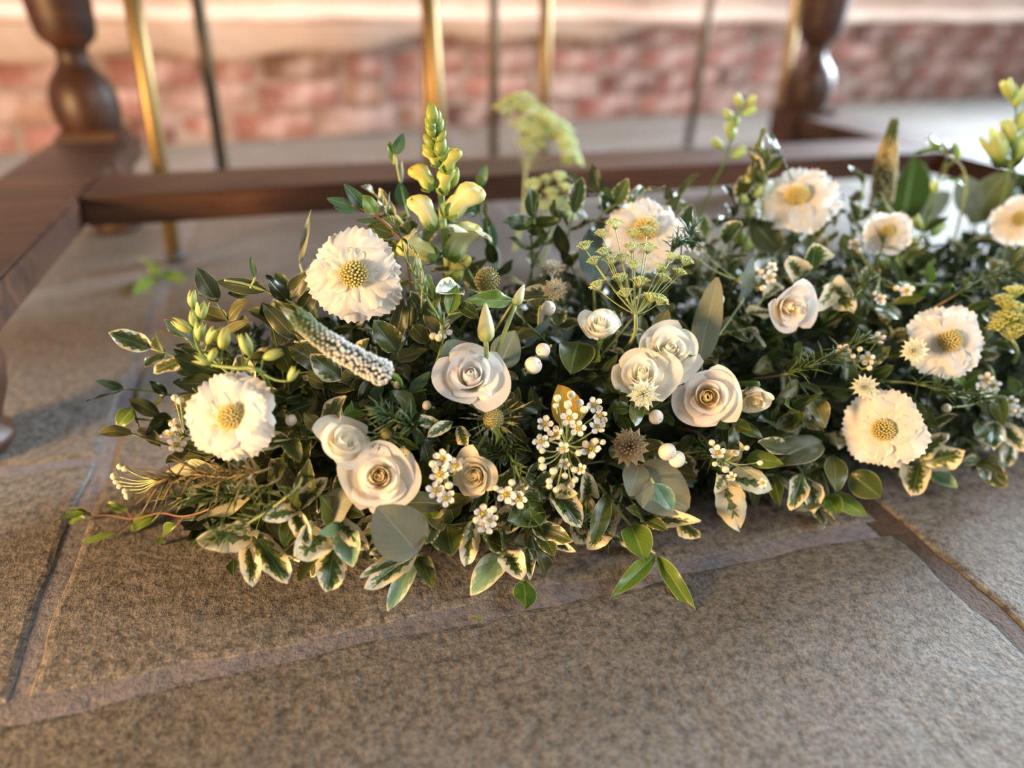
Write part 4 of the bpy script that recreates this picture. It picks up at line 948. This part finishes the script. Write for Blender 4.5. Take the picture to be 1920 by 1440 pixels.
bud_spike([(1890, 330), (1900, 270), (1905, 220), (1903, 165)], [(1890, 168, 36, 110), (1908, 182, 40, 80), (1916, 228, 46, 60), (1893, 245, 44, 110), (1868, 276, 62, 120), (1915, 275, 44, 70)], 'pale bud stem with a yellow cup bloom at the right edge', planey=.52, words='the bud stem at the right edge', size=1.0)

# ---- waxflowers
waxflower([(1021, 795), (1067, 784), (1114, 759), (1124, 780), (1084, 803), (1120, 801), (1108, 842, 1.25), (1013, 827), (1043, 816), (1056, 842, .8), (1059, 870, .7), (1090, 880, .7)],
          [(1045, 747), (1042, 761), (1071, 741, 1.3), (1064, 759, 1.3), (1087, 756, 1.2), (1095, 769, 1.2), (1116, 827), (1130, 829), (1085, 849), (1017, 845), (1016, 862), (1018, 875), (1038, 883, 1.2), (1059, 892), (1077, 881, 1.1), (1071, 909), (1030, 902), (1030, 911), (1043, 918), (1078, 899)],
          'large waxflower cluster of white blooms and round buds, in front of a yellow leaf', (1075, 740), .045, 'the large waxflower cluster', hub=(1062, 835), needles=34, seed=1)
waxflower([(831, 859, 1.1), (854, 875, 1.1), (825, 891, 1.2), (816, 920), (836, 933)], [(842, 910), (812, 870)], 'waxflower sprig with five white blooms left of the small cream rose', (850, 840), .04, 'the waxflower by the cream rose', hub=(838, 890), needles=10, seed=2)
waxflower([(949, 926, 1.15), (972, 934, 1.1), (978, 917)], [(930, 915), (960, 905)], 'white waxflower pair above the green leaf, right of the small cream rose', (985, 880), .04, 'the waxflower pair', hub=(962, 915), needles=14, seed=3)
waxflower([(905, 963, 1.15), (911, 986, 1.1), (918, 975, .9)], [(893, 975), (925, 955)], 'drooping white waxflower just below the small cream rose', (935, 910), .04, 'the drooping waxflower', hub=(910, 955), needles=6, seed=4)
waxflower([(318, 815), (330, 835), (333, 800, .8)], [(328, 746), (338, 752), (330, 790), (322, 795)], 'pinkish waxflowers seen from the side, left of the left pincushion flower', (400, 830), .035, 'the pinkish waxflowers', hub=(345, 815), needles=8, spread=1.2, seed=5)
waxflower([], [(226, 875), (236, 880), (215, 893), (218, 903), (225, 912), (236, 921), (240, 930)], 'sprig of pinhead cream buds reaching furthest left over the stone', (440, 900), .03, 'the pinhead bud sprig', hub=(300, 898), needles=14, budscale=1.05, seed=6, stem='brown_stem')
waxflower([(832, 620)], [(812, 630, 1.2), (823, 633, 1.3), (838, 610)], 'small waxflower with paired buds right of the large pincushion flower', (850, 590), .02, None, hub=(828, 615), needles=4, seed=7)
waxflower([(440, 918), (455, 925, .9)], [(466, 895), (446, 930, 1.2), (470, 912)], 'half-hidden waxflower buds below the left pincushion flower', (500, 900), .02, None, hub=(465, 910), needles=10, seed=8)
waxflower([(1580, 655), (1645, 636), (1628, 672)], [(1612, 655), (1600, 668), (1630, 690)], 'blurred waxflower sprig left of the sideways pincushion flower', (1540, 690), .035, 'the blurred waxflower sprig', hub=(1605, 680), needles=22, seed=9)
waxflower([(1850, 712), (1840, 730), (1862, 722), (1895, 752), (1905, 770), (1890, 772)], [(1755, 730), (1775, 765, 1.6)], 'white waxflowers low at the right edge of the picture', (1870, 680), .03, None, hub=(1868, 742), needles=16, seed=10)
waxflower([(1310, 465, 1.1), (1418, 512), (1442, 520), (1448, 500, .8)], [(1290, 470), (1430, 540)], 'small white waxflowers between the umbel and the leaning bud stem', (1370, 560), .03, None, hub=(1380, 525), needles=16, seed=11)
waxflower([(1602, 458), (1700, 545), (1650, 560, .8)], [(1610, 470), (1680, 540), (1640, 550)], 'scattered white waxflowers under the small half-open pincushion flower', (1640, 600), .03, None, hub=(1650, 520), needles=16, seed=12)
waxflower([(1430, 905, .7), (1372, 895, .7), (1345, 850)], [(1340, 870), (1360, 880), (1380, 850), (1400, 840), (1425, 868), (1335, 830)], 'fine needled waxflower sprig trailing below the swirled blush rose', (1290, 815), .04, 'the trailing needled sprig', hub=(1352, 862), needles=70, seed=13, stem='brown_stem')

# ---- snowberries
snowberry([(1000, 685, 17), (1018, 657, 14)], 'pair of white snowberries right of the white lisianthus', .03, 'the pair of snowberries')
snowberry([(911, 740, 17)], 'white snowberry tucked under the white lisianthus', .03)
snowberry([(940, 722, 14)], 'shaded snowberry just right of the white lisianthus petals', .015)
snowberry([(1251, 847, 17), (1269, 861, 16)], 'touching pair of snowberries above the grey ivy-like leaf', .035, 'the touching snowberries')
snowberry([(1230, 782, 14)], 'single tan snowberry below the starry white flower', .025)
snowberry([(1028, 578, 14)], 'snowberry below the straw-coloured star flower', .03)
snowberry([(546, 788, 11)], 'small snowberry half hidden right of the left pincushion flower', .015)
snowberry([(1344, 562, 14)], 'greenish snowberry right of the lacy umbel', .025)
snowberry([(800, 760, 9), (745, 722, 8)], 'two tiny pale berries below the slanting veronica spike', .01)

# ---- starry masterworts and sea hollies
astrantia(1207, 740, 72, 'white starry masterwort in front of the ivory rose', right=.1, up=-.15, out=.045, words='the starry flower')
astrantia(1180, 836, 84, 'dried brown starry masterwort below the white one', dry=True, right=-.1, up=.25, out=.03, words='the brown starry flower')
astrantia(1040, 541, 54, 'straw-coloured starry masterwort left of the umbel', tan=True, right=-.1, up=.3, out=.035, words='the straw-coloured star')
astrantia(1036, 500, 56, 'faded tan masterwort seen from the side above the straw-coloured star', tan=True, right=-.2, up=1.4, out=.035)
astrantia(1714, 657, 56, 'blurred white masterwort against the sideways pincushion flower', right=-.1, up=.1, out=.045)
astrantia(1622, 724, 56, 'blurred pale masterwort just above the low right pincushion flower', right=.1, up=.3, out=.04)
thistle(926, 784, 21, 78, 'sea holly with a tan cone and long spiny bracts', right=.05, up=.2, words='the sea holly', n=22)
thistle(914, 522, 25, 36, 'round green sea holly head right of the snapdragon stem', right=0, up=.5, out=.04, words='the green sea holly')
thistle(724, 812, 12, 52, 'small spiky green sea holly above the front blush rose', right=.3, up=.3, out=.03, n=16)

# ---- umbels
umbel([(1153, 418), (1128, 436), (1188, 436), (1213, 432), (1096, 460), (1132, 471), (1113, 488), (1144, 486), (1166, 483), (1184, 462), (1215, 463), (1162, 520), (1119, 535), (1201, 527), (1173, 548), (1223, 556), (1239, 561), (1286, 488), (1260, 480), (1236, 500), (1190, 495), (1275, 510), (1245, 520)],
      (1192, 590), 'lacy green umbel spread in front of a white pincushion flower', .075, (1170, 660), rpx=15, words='the lacy umbel')
umbel([(950, 200), (975, 190), (1000, 205), (1025, 225), (1045, 240), (1010, 250), (985, 235), (1060, 262), (995, 270), (1070, 290)], (985, 320), 'tall blurred pale green umbel above the table stretcher', root=(965, 470), planes=.80, rpx=27, words='the tall blurred umbel', mat='umbel_floret')
umbel([(1000, 345), (1025, 335), (1050, 330), (1035, 360), (1060, 350), (1075, 362), (1045, 378), (1065, 385), (1020, 385), (1070, 405)], (1030, 430), 'blurred cluster of pale green pods between the snapdragon and the blue-grey leaf', root=(1010, 500), planes=.66, rpx=16, words='the pale green pods', mat='umbel_floret')
umbel([(1880, 560), (1905, 545), (1885, 595), (1910, 580), (1870, 610), (1900, 620), (1915, 600), (1890, 570)], (1900, 640), 'yellow-green fuzzy umbel at the right edge of the picture', .05, (1900, 680), rpx=22, mat='umbel_yellow', words='the fuzzy yellow umbel')

# ---- leaves one can pick out along the front edge, left to right
V_, E_, G_, O_, D_, M_, B_ = 'variegated', 'edged', 'glossy', 'olive', 'dark', 'mint', 'bright'
grp = 'cream and green spindle sprigs along the front'
sprig([(476, 1008, 367, 1013, 48, V_), (465, 1030, 476, 1077, 42, V_), (476, 1000, 535, 1084, 56, V_), (480, 1005, 431, 990, 34, V_, -.6)], 'curled cream and green spindle sprig lowest at the left end', (520, 900), group=grp, words='the curled left spindle sprig')
sprig([(549, 961, 508, 960, 36, V_), (549, 961, 533, 1030, 40, G_), (552, 965, 575, 1010, 34, V_), (548, 955, 560, 915, 30, E_)], 'spindle sprig left of the big cream leaf pair, one leaf folded', (560, 880), group=grp)
sprig([(615, 998, 552, 1047, 64, V_), (626, 1030, 615, 1100, 62, V_), (641, 980, 660, 1058, 52, M_), (644, 987, 610, 996, 30, M_, .6), (640, 985, 680, 1020, 40, V_)], 'spindle sprig with a big cream leaf pair and green feathered centres', (650, 900), group=grp, words='the big cream leaf pair')
sprig([(780, 1034, 673, 1084, 28, V_), (780, 1037, 683, 1106, 42, V_), (782, 1040, 722, 1146, 38, M_), (786, 1042, 813, 1102, 32, E_), (775, 1030, 690, 1040, 34, V_)], 'spindle sprig fanning long cream-tipped leaves over the paving', (790, 930), 'pale_stem', group=grp, words='the fanned spindle sprig')
sprig([(838, 985, 848, 1056, 62, E_), (889, 975, 871, 1056, 42, V_), (815, 975, 800, 1010, 36, E_), (835, 980, 800, 940, 50, O_)], 'olive green spindle sprig with a narrow cream-splashed leaf, below the drooping waxflower', (860, 920), group=grp)
sprig([(946, 1034, 889, 1107, 54, M_), (983, 1090, 986, 1147, 42, B_), (988, 1026, 991, 1093, 24, V_), (946, 1032, 980, 1088, 44, V_), (940, 1025, 905, 1010, 48, E_), (945, 1030, 955, 985, 40, E_)], 'spindle sprig with a shiny mint leaf hanging over the paving', (950, 960), 'pale_stem', group=grp, words='the shiny mint leaf sprig')
sprig([(1016, 945, 962, 968, 62, G_), (1034, 922, 1096, 979, 48, V_), (1035, 920, 1085, 928, 30, V_), (1000, 985, 1072, 1013, 40, E_), (1005, 1002, 1080, 1036, 24, V_), (1010, 990, 1040, 1040, 34, E_)], 'spindle sprig of white-edged dark leaves under the large waxflower cluster', (1040, 900), group=grp, words='the white-edged spindle sprig')
sprig([(1213, 974, 1319, 981, 30, V_), (1206, 970, 1250, 990, 26, E_), (1138, 927, 1114, 1020, 34, G_), (1210, 970, 1180, 950, 30, E_)], 'wavy cream-edged leaf pointing right above the trailing green leaves', (1150, 900), group=grp)
sprig([(1183, 985, 1208, 1045, 54, B_), (1230, 1040, 1145, 1122, 34, B_), (1232, 1043, 1306, 1148, 36, B_)], 'trailing stem with three bright green leaves on the paving', (1120, 900), 'pale_stem', group=None, out1=.05, stem_px=[(1150, 945), (1182, 985), (1210, 1022), (1229, 1038)], words='the trailing bright leaves', name='trailing_leaf_sprig')
sprig([(1354, 895, 1390, 999, 64, V_), (1365, 898, 1450, 905, 48, V_), (1450, 890, 1462, 950, 30, G_), (1400, 860, 1462, 862, 38, B_), (1360, 890, 1330, 930, 30, V_)], 'spindle sprig with a broad cream leaf hanging below the trailing needled sprig', (1370, 850), group=grp, words='the broad cream spindle leaf')
sprig([(1507, 889, 1533, 955, 46, V_), (1564, 857, 1571, 915, 42, G_), (1505, 885, 1490, 945, 40, V_), (1480, 850, 1420, 830, 34, E_), (1540, 830, 1460, 840, 60, O_)], 'blurred spindle sprig between the broad cream leaf and the low right pincushion flower', (1520, 830), group=grp)
sprig([(1557, 930, 1630, 962, 38, B_), (1595, 889, 1650, 930, 52, G_), (1550, 930, 1570, 960, 36, B_), (1545, 925, 1510, 945, 34, O_)], 'green leaf sprig touching the paving below the low right pincushion flower', (1570, 860), group=None, words='the low green sprig')
sprig([(1726, 868, 1821, 847, 54, V_), (1723, 870, 1712, 933, 48, V_), (1742, 882, 1793, 911, 30, M_), (1720, 860, 1760, 820, 40, V_)], 'white and green spindle sprig low at the right, right of the low pincushion flower', (1720, 820), group=grp, words='the right spindle sprig')
sprig([(1864, 792, 1851, 866, 52, V_), (1880, 800, 1918, 835, 32, V_), (1850, 800, 1820, 830, 30, E_)], 'tan-cream leaf sprig hanging near the right edge', (1870, 760), group=grp)
sprig([(1523, 507, 1525, 450, 56, V_), (1560, 540, 1590, 560, 50, V_), (1500, 520, 1475, 480, 40, V_), (1570, 530, 1545, 570, 36, V_)], 'curled variegated sprig below the highest right pincushion flower', (1530, 580), group=grp, words='the curled variegated sprig')

# ---- eucalyptus and large single leaves
grp = 'eucalyptus leaves'
sprig([(782, 1035, 708, 948, 118, 'euc')], 'large round grey eucalyptus leaf just under the front blush rose', (770, 960), 'pale_stem', 'eucalyptus_sprig', group=grp, out0=.035, out1=.045, words='the large round grey leaf', lift=.1)
sprig([(605, 965, 668, 925, 74, 'euc'), (640, 985, 608, 930, 50, G_)], 'folded grey eucalyptus leaf with a dark green leaf, left of the large round one', (680, 920), 'pale_stem', 'eucalyptus_sprig', group=grp, out0=.02, out1=.03)
sprig([(1112, 528, 1118, 418, 66, 'blue_euc')], 'smooth blue-grey eucalyptus leaf standing behind the lacy umbel', (1130, 570), 'pale_stem', 'eucalyptus_sprig', group=grp, out0=.03, out1=.04, words='the blue-grey leaf', lift=.7)
sprig([(870, 690, 840, 640, 80, 'blue_euc'), (935, 690, 965, 620, 64, 'blue_euc'), (985, 650, 1035, 592, 26, 'blue_euc', .8)], 'dusky blue-grey eucalyptus leaves behind the white lisianthus', (900, 720), 'pale_stem', 'eucalyptus_sprig', group=grp, out0=.0, out1=.02)
sprig([(1190, 880, 1290, 955, 96, 'euc'), (1200, 870, 1180, 930, 60, 'euc')], 'dull grey ivy-like leaf with pale veins below the touching snowberries', (1230, 830), 'pale_stem', 'eucalyptus_sprig', group=grp, out0=.02, out1=.03, words='the grey ivy-like leaf')
sprig([(1226, 906, 1263, 958, 42, M_), (1226, 906, 1206, 956, 22, 'blue_euc', -.8)], 'small pale folded leaf in front of the grey ivy-like leaf', (1230, 880), 'pale_stem', 'leaf_sprig', out0=.035, out1=.045)
sprig([(1075, 800, 1045, 716, 58, 'autumn')], 'yellow-orange leaf standing behind the large waxflower cluster', (1070, 820), 'brown_stem', 'autumn_leaf_sprig', out0=.02, out1=.035, words='the yellow-orange leaf')
sprig([(1085, 640, 1070, 690, 64, G_), (1090, 650, 1125, 680, 50, G_)], 'shiny dark leaf pair beneath the cream rosebud', (1100, 720), out0=.01, out1=.025)
sprig([(1310, 680, 1345, 520, 60, 'euc'), (1395, 560, 1410, 480, 26, 'blue_euc')], 'tall grey-green eucalyptus leaf right of the lacy umbel', (1330, 680), 'pale_stem', 'eucalyptus_sprig', group=grp, out0=.015, out1=.04)
sprig([(1690, 430, 1715, 290, 90, 'glossy'), (1700, 420, 1780, 360, 60, 'euc')], 'broad blurred green leaf behind the upright veronica spike', (1700, 460), group=None, planey=.63, words='the broad blurred leaf')
sprig([(1820, 420, 1890, 320, 80, 'olive'), (1830, 400, 1800, 330, 60, 'euc'), (1860, 400, 1915, 350, 50, 'blue_euc')], 'olive and grey blurred leaves at the upper right corner of the flowers', (1850, 460), group=None, planey=.56)
sprig([(1460, 470, 1410, 410, 60, 'olive'), (1450, 480, 1420, 520, 40, 'olive')], 'olive leaf behind the leaning bud stem', (1450, 520), out0=.01, out1=.03)

# ---- leaves at the top and left
sprig([(690, 398, 645, 345, 26, 'small_euc'), (668, 388, 612, 372, 22, 'small_euc'), (668, 390, 625, 388, 30, 'small_euc'), (706, 402, 678, 365, 28, B_), (720, 415, 665, 414, 10, 'small_euc'), (740, 440, 700, 425, 34, G_)], 'small rounded green eucalyptus sprig above the large pincushion flower', (770, 500), 'red_stem', 'eucalyptus_sprig', group='small-leaved eucalyptus tips', planey=.50, stem_px=[(760, 470), (735, 430), (700, 402), (660, 385)], words='the rounded leaf sprig')
sprig([(757, 388, 748, 340, 28, 'small_euc'), (752, 345, 753, 300, 10, 'blue_euc'), (738, 308, 732, 262, 18, B_), (740, 290, 757, 250, 22, 'small_euc')], 'thin upright eucalyptus tip left of the snapdragon', (770, 480), 'pale_stem', 'eucalyptus_sprig', group='small-leaved eucalyptus tips', planey=.54, stem_px=[(775, 450), (760, 390), (750, 340), (740, 290)])
sprig([(893, 400, 880, 360, 30, 'small_euc'), (900, 350, 912, 308, 20, 'small_euc'), (895, 345, 905, 325, 16, B_), (925, 470, 910, 400, 26, 'small_euc'), (890, 405, 860, 395, 12, D_)], 'upright eucalyptus tip right of the snapdragon', (900, 520), 'dark_stem', 'eucalyptus_sprig', group='small-leaved eucalyptus tips', planey=.56, stem_px=[(935, 490), (915, 440), (900, 390), (900, 345)])
sprig([(562, 495, 584, 386, 15, 'blade')], 'single silver blade leaf left of the large pincushion flower', (600, 560), 'pale_stem', 'blade_leaf', planey=.50)
sprig([(545, 570, 495, 516, 34, D_), (500, 545, 405, 528, 30, O_), (470, 545, 428, 552, 26, D_), (540, 560, 580, 510, 40, O_), (478, 520, 470, 480, 12, 'small_euc'), (560, 590, 590, 540, 36, O_)], 'dark leafy sprig reaching left from the large pincushion flower', (610, 600), 'pale_stem', group='dark privet sprigs', planey=.47, stem_px=[(590, 600), (530, 560), (470, 535), (420, 525)], words='the dark sprig at upper left')
sprig([(430, 665, 335, 652, 30, D_), (420, 700, 330, 680, 52, D_), (410, 720, 325, 720, 44, D_), (400, 640, 470, 600, 26, O_), (500, 600, 490, 560, 20, D_), (370, 690, 315, 650, 24, D_)], 'dark oval leaves behind the striped green buds', (450, 720), group='dark privet sprigs', out0=.0, out1=.02)
sprig([(610, 690, 545, 645, 46, O_), (640, 710, 585, 665, 52, 'edged'), (560, 640, 490, 570, 34, O_), (545, 700, 520, 640, 40, D_)], 'olive leaf pair under the slanting veronica spike', (620, 740), group='olive privet sprigs', out0=.01, out1=.03)
sprig([(603, 805, 644, 745, 44, 'edged'), (600, 810, 575, 775, 30, O_)], 'pale-edged pointed leaf above the half-open ivory rose', (610, 840), out0=.015, out1=.035)
sprig([(745, 660, 700, 600, 46, 'edged'), (740, 640, 760, 560, 36, 'olive'), (770, 620, 770, 555, 30, 'edged')], 'upright pale-edged leaves right of the veronica spike', (760, 700), group='olive privet sprigs', out0=.01, out1=.03)
sprig([(965, 562, 872, 563, 36, B_), (840, 590, 858, 532, 28, B_), (860, 570, 895, 590, 26, G_), (870, 540, 805, 560, 40, 'edged')], 'bright green leaf arching below the green sea holly', (900, 620), 'pale_stem', out0=.04, out1=.05, words='the arching bright leaf')
sprig([(800, 600, 770, 545, 26, 'edged'), (790, 620, 815, 555, 34, 'edged'), (830, 640, 800, 590, 26, O_), (800, 640, 760, 600, 30, O_)], 'narrow cream-edged leaves under the snapdragon stem', (800, 680), group='olive privet sprigs', out0=.01, out1=.03)
sprig([(820, 930, 800, 830, 50, D_), (790, 900, 800, 850, 40, D_)], 'tall smooth dark leaf right of the front blush rose', (820, 960), out0=.0, out1=.015)
sprig([(822, 800, 780, 780, 26, 'variegated'), (850, 790, 805, 812, 26, 'variegated'), (860, 800, 880, 850, 30, 'variegated')], 'twisted cream-edged leaves below the white lisianthus', (850, 830), out0=.015, out1=.03)
sprig([(505, 890, 540, 870, 40, O_), (580, 970, 575, 870, 46, 'edged'), (560, 950, 600, 900, 34, 'variegated'), (550, 930, 520, 870, 34, 'olive')], 'olive and cream leaves left of the front blush rose', (580, 880), out0=.01, out1=.03, words='the olive and cream leaves')
sprig([(405, 880, 300, 885, 44, 'pale'), (470, 935, 374, 980, 28, 'pale'), (400, 870, 340, 930, 40, 'euc')], 'dry tan leaves lying under the left pincushion flower', (450, 870), 'brown_stem', out0=.005, out1=.02, words='the dry tan leaves')
sprig([(250, 765, 215, 800, 34, B_), (300, 780, 240, 745, 30, D_), (320, 780, 280, 815, 34, D_), (260, 800, 300, 840, 30, O_)], 'blurred green leaves reaching left over the pale floor joint', (380, 800), group='dark privet sprigs', out0=.0, out1=.015, stem_px=[(350, 790), (300, 790), (255, 785)], words='the blurred left leaves')
# trailing vine on the stone at the left
sprig([(170, 968, 108, 955, 26, B_), (165, 965, 130, 940, 20, B_), (215, 1000, 150, 1018, 12, B_), (330, 985, 272, 1012, 34, B_), (290, 965, 240, 990, 34, B_), (240, 960, 200, 945, 16, B_), (160, 972, 120, 975, 20, B_)], 'slender vine with small green leaves and reddish stem trailing onto the stone at left', (430, 940), 'red_stem', 'vine_sprig', out0=.0, out1=.006, sr=.0007, stem_px=[(400, 950), (345, 968), (300, 962), (250, 973), (205, 966), (165, 968)], words='the trailing vine', lift=1.0)

# ---- leaves fallen on the paving
def fallen(leaves, label, name='fallen_leaf', z=.006):
    c = on_floor(leaves[0][0], leaves[0][1], .001); t = thing(name, label, 'leaf', c, 'leaves fallen on the paving')
    for (bx, by, tx, ty, w, kind, zz) in leaves:
        p0 = on_floor(bx, by, .002); p1 = on_floor(tx, ty, zz); add_leaf(t, c, p0, p1, kind, unit(UP+.5*to_cam(p0)), w*proj(p0)[2]/FPX)
    return t
fallen([(300, 518, 345, 512, 30, B_, .012), (300, 520, 258, 480, 24, B_, .05), (295, 522, 250, 545, 24, B_, .01), (290, 522, 215, 550, 26, O_, .006), (300, 518, 285, 500, 20, B_, .03)], 'blurred green twig of leaves lying on the floor under the table')
fallen([(879, 1157, 912, 1157, 6, 'bright', .003)], 'tiny yellowish leaf fleck lying on the mortar line in front')

# ---- needle sprigs
needle_sprig([(500, 880), (430, 895), (360, 890), (300, 905)], 'fan of fine brown-green needles below the left pincushion flower', .035, 90, .020, 'needle_brown', 'brown_stem')
needle_sprig([(520, 900), (450, 930), (400, 925), (330, 935)], 'dark green needle sprig spreading left under the dry tan leaves', .03, 90, .018, 'needle_green', 'brown_stem', spread=.45)
needle_sprig([(560, 910), (500, 960), (430, 1000), (405, 1015)], 'long green stem with feathery needles pointing to the lower left', .04, 70, .012, 'needle_green', 'pale_stem', spread=.45)
needle_sprig([(780, 800), (745, 790), (715, 770)], 'blue-green rosemary-like needles above the front blush rose', .035, 70, .014, 'needle_bluegreen', 'green_stem', spread=.9)
needle_sprig([(960, 860), (985, 930), (1000, 980)], 'green needle stem running down right of the small cream rose', .035, 50, .013, 'needle_green', 'green_stem')
needle_sprig([(1260, 470), (1285, 450), (1300, 430)], 'dark wispy needles right of the lacy umbel', .06, 60, .014, 'needle_bluegreen', 'green_stem', spread=.9)
needle_sprig([(790, 500), (750, 440), (715, 385)], 'thin upright needle stem left of the snapdragon base', .06, 26, .016, 'needle_green', 'pale_stem', spread=.25, tipdir=1.2)
needle_sprig([(830, 620), (790, 540), (755, 470)], 'slender green needle stem crossing beside the large pincushion flower', .06, 26, .014, 'needle_green', 'green_stem', spread=.35)
needle_sprig([(1060, 960), (1110, 990), (1150, 1010)], 'wispy dark needles under the white-edged spindle sprig', .02, 40, .013, 'needle_green', 'brown_stem')
needle_sprig([(1480, 700), (1560, 670), (1620, 640)], 'blurred green needle stem between the nodding bud and the blurred waxflower', .035, 70, .016, 'needle_green', 'brown_stem')
needle_sprig([(1720, 720), (1800, 745), (1860, 750)], 'blurred green needle stem below the sideways pincushion flower', .035, 60, .018, 'needle_green', 'pale_stem')
needle_sprig([(1780, 560), (1830, 530), (1900, 500)], 'blurred dark needles left of the fuzzy yellow umbel', .03, 70, .020, 'needle_green', 'brown_stem')
needle_sprig([(1600, 560), (1640, 500), (1660, 440)], 'blurred upright needles below the small half-open pincushion flower', .03, 50, .016, 'needle_green', 'green_stem')
needle_sprig([(960, 830), (930, 860), (900, 830)], 'fine dark needles around the sea holly', .02, 50, .016, 'needle_green', 'brown_stem', spread=1.0)

# ---- filler foliage between the named stems
POLY = [(375, 700), (470, 600), (570, 575), (640, 500), (760, 440), (900, 470), (1100, 410), (1300, 400), (1450, 350), (1600, 380), (1700, 330), (1840, 330), (1925, 300), (1925, 850), (1800, 860), (1640, 890), (1450, 910), (1300, 930), (1150, 960), (1000, 990), (760, 990), (560, 950), (430, 920), (350, 830)]
def inside(x, y):
    c = False; n = len(POLY)
    for i in range(n):
        (x0, y0), (x1, y1) = POLY[i], POLY[i-1]
        if (y0 > y) != (y1 > y) and x < (x1-x0)*(y-y0)/(y1-y0)+x0: c = not c
    return c
PHR = {'variegated': 'cream-splashed spindle sprig', 'edged': 'pale-edged green sprig', 'glossy': 'glossy green leaf sprig', 'olive': 'olive green leaf sprig', 'dark': 'dark green leaf sprig', 'bright': 'bright green leaf sprig', 'small_euc': 'small eucalyptus sprig'}
USED = set()
def relation(px, py, lx, ly):
    dx, dy = px-lx, py-ly; h = 'left' if dx < 0 else 'right'; v = 'above' if dy < 0 else 'below'
    if abs(dx) > 2.2*abs(dy): return f'{h} of'
    if abs(dy) > 2.2*abs(dx): return v
    return f'{v} and {h} of'
def describe(kind, px, py):
    ls = sorted(LAND, key=lambda l: math.hypot(px-l[0], py-l[1])-.4*l[2])
    for l in ls[:8]:
        s = f'{PHR[kind]} {relation(px, py, l[0], l[1])} {l[3]}'
        if s not in USED: USED.add(s); return s
    for a in ls[:6]:
        for b in ls[:6]:
            if a is b: continue
            s = f'{PHR[kind]} between {a[3]} and {b[3]}'
            if s not in USED and len(s.split()) <= 16: USED.add(s); return s
    return f'{PHR[kind]} {relation(px, py, *ls[8][:2])} {ls[8][3]}'
def covers(p):
    x, y, d = proj(p)
    for (hx, hy, hr, hd) in HEADS:
        if math.hypot(x-hx, y-hy) < hr*.98+3 and d < hd+.012: return True
    return False
def filler(px, py, kind, r, nl, Lm):
    p = hit(px, py, -.012); nrm = unit([(p[0]-X_END)/R_END**2 if p[0] < X_END else 0, (p[1]-AX_Y)/RA**2, max(.02, p[2])/RB**2]); low = p[2] < .05
    d = unit(nrm+.75*np.array([r.gauss(0, 1), r.gauss(0, .7), r.gauss(.1 if not low else -.1, .7)])); ln = r.uniform(.028, .05); tip = p+d*ln
    tip[2] = max(tip[2], .010); c = inner(p, .35); leaves = []
    path = smooth_path([c, p, tip], 5); m = len(path)-1
    for i in range(nl):
        f = .42+.58*(i//2)/max(1, (nl-1)//2); x = f*m; a = int(min(m-1, x)); b = path[a]+(path[a+1]-path[a])*(x-a); tg = unit(path[a+1]-path[a])
        side = zframe(tg, 0) @ rotz(i*math.pi+(i//2)*1.45+r.uniform(-.3, .3)) @ np.array([1, 0, 0]); dd = unit(side*.85+tg*.75+np.array([0, 0, -.12])) if i < nl-1 else tg
        L = Lm*r.uniform(.75, 1.2); q = b+dd*L
        if q[2] < .004: q[2] = .004+.003*r.random()
        if covers(q) or covers(.5*(b+q)): continue
        leaves.append((b, q, unit(tg*.7+.5*UP+.5*to_cam(b)+.3*np.array([r.gauss(0, 1) for _ in range(3)])), L*r.uniform(.85, 1.15)*WREF[kind]))
    if len(leaves) < 2: return None
    t = thing('leafy_sprig', describe(kind, px, py), 'foliage', c, 'leafy sprigs between the flowers')
    part('stem', mk_mesh('stem', *tube([q-c for q in path], list(np.linspace(.0013, .0007, len(path))), 5), {'variegated': 'pale_stem', 'edged': 'pale_stem', 'bright': 'pale_stem'}.get(kind, 'dark_stem')), t)
    for (b, q, n, w) in leaves: add_leaf(t, c, b, q, kind, n, w)
    return t
r = random.Random(21); pts = []
tries = 0
while tries < 6000:
    tries += 1; x, y = r.uniform(330, 1920), r.uniform(330, 1040)
    if not inside(x, y): continue
    if all(math.hypot(x-a, y-b) > 58 for a, b in pts): pts.append((x, y))
for (x, y) in pts:
    e = min((y-(1030-.10*(x-600)))/-200, 1.0) if x > 560 else .8
    if y > 1040-.12*max(0, x-700)-150 and x > 520: w = [('variegated', 6), ('edged', 5), ('glossy', 2), ('olive', 2)]
    elif x < 620: w = [('dark', 4), ('olive', 4), ('glossy', 2), ('edged', 2)]
    elif x > 1350: w = [('olive', 4), ('glossy', 4), ('edged', 4), ('bright', 2), ('dark', 2), ('variegated', 1)]
    else: w = [('olive', 4), ('dark', 4), ('glossy', 3), ('edged', 4), ('small_euc', 1), ('bright', 1)]
    kind = r.choices([a for a, _ in w], [b for _, b in w])[0]
    filler(x, y, kind, r, r.randint(6, 9), {'variegated': .026, 'edged': .025, 'olive': .024, 'dark': .023, 'glossy': .025, 'bright': .022, 'small_euc': .018}[kind])
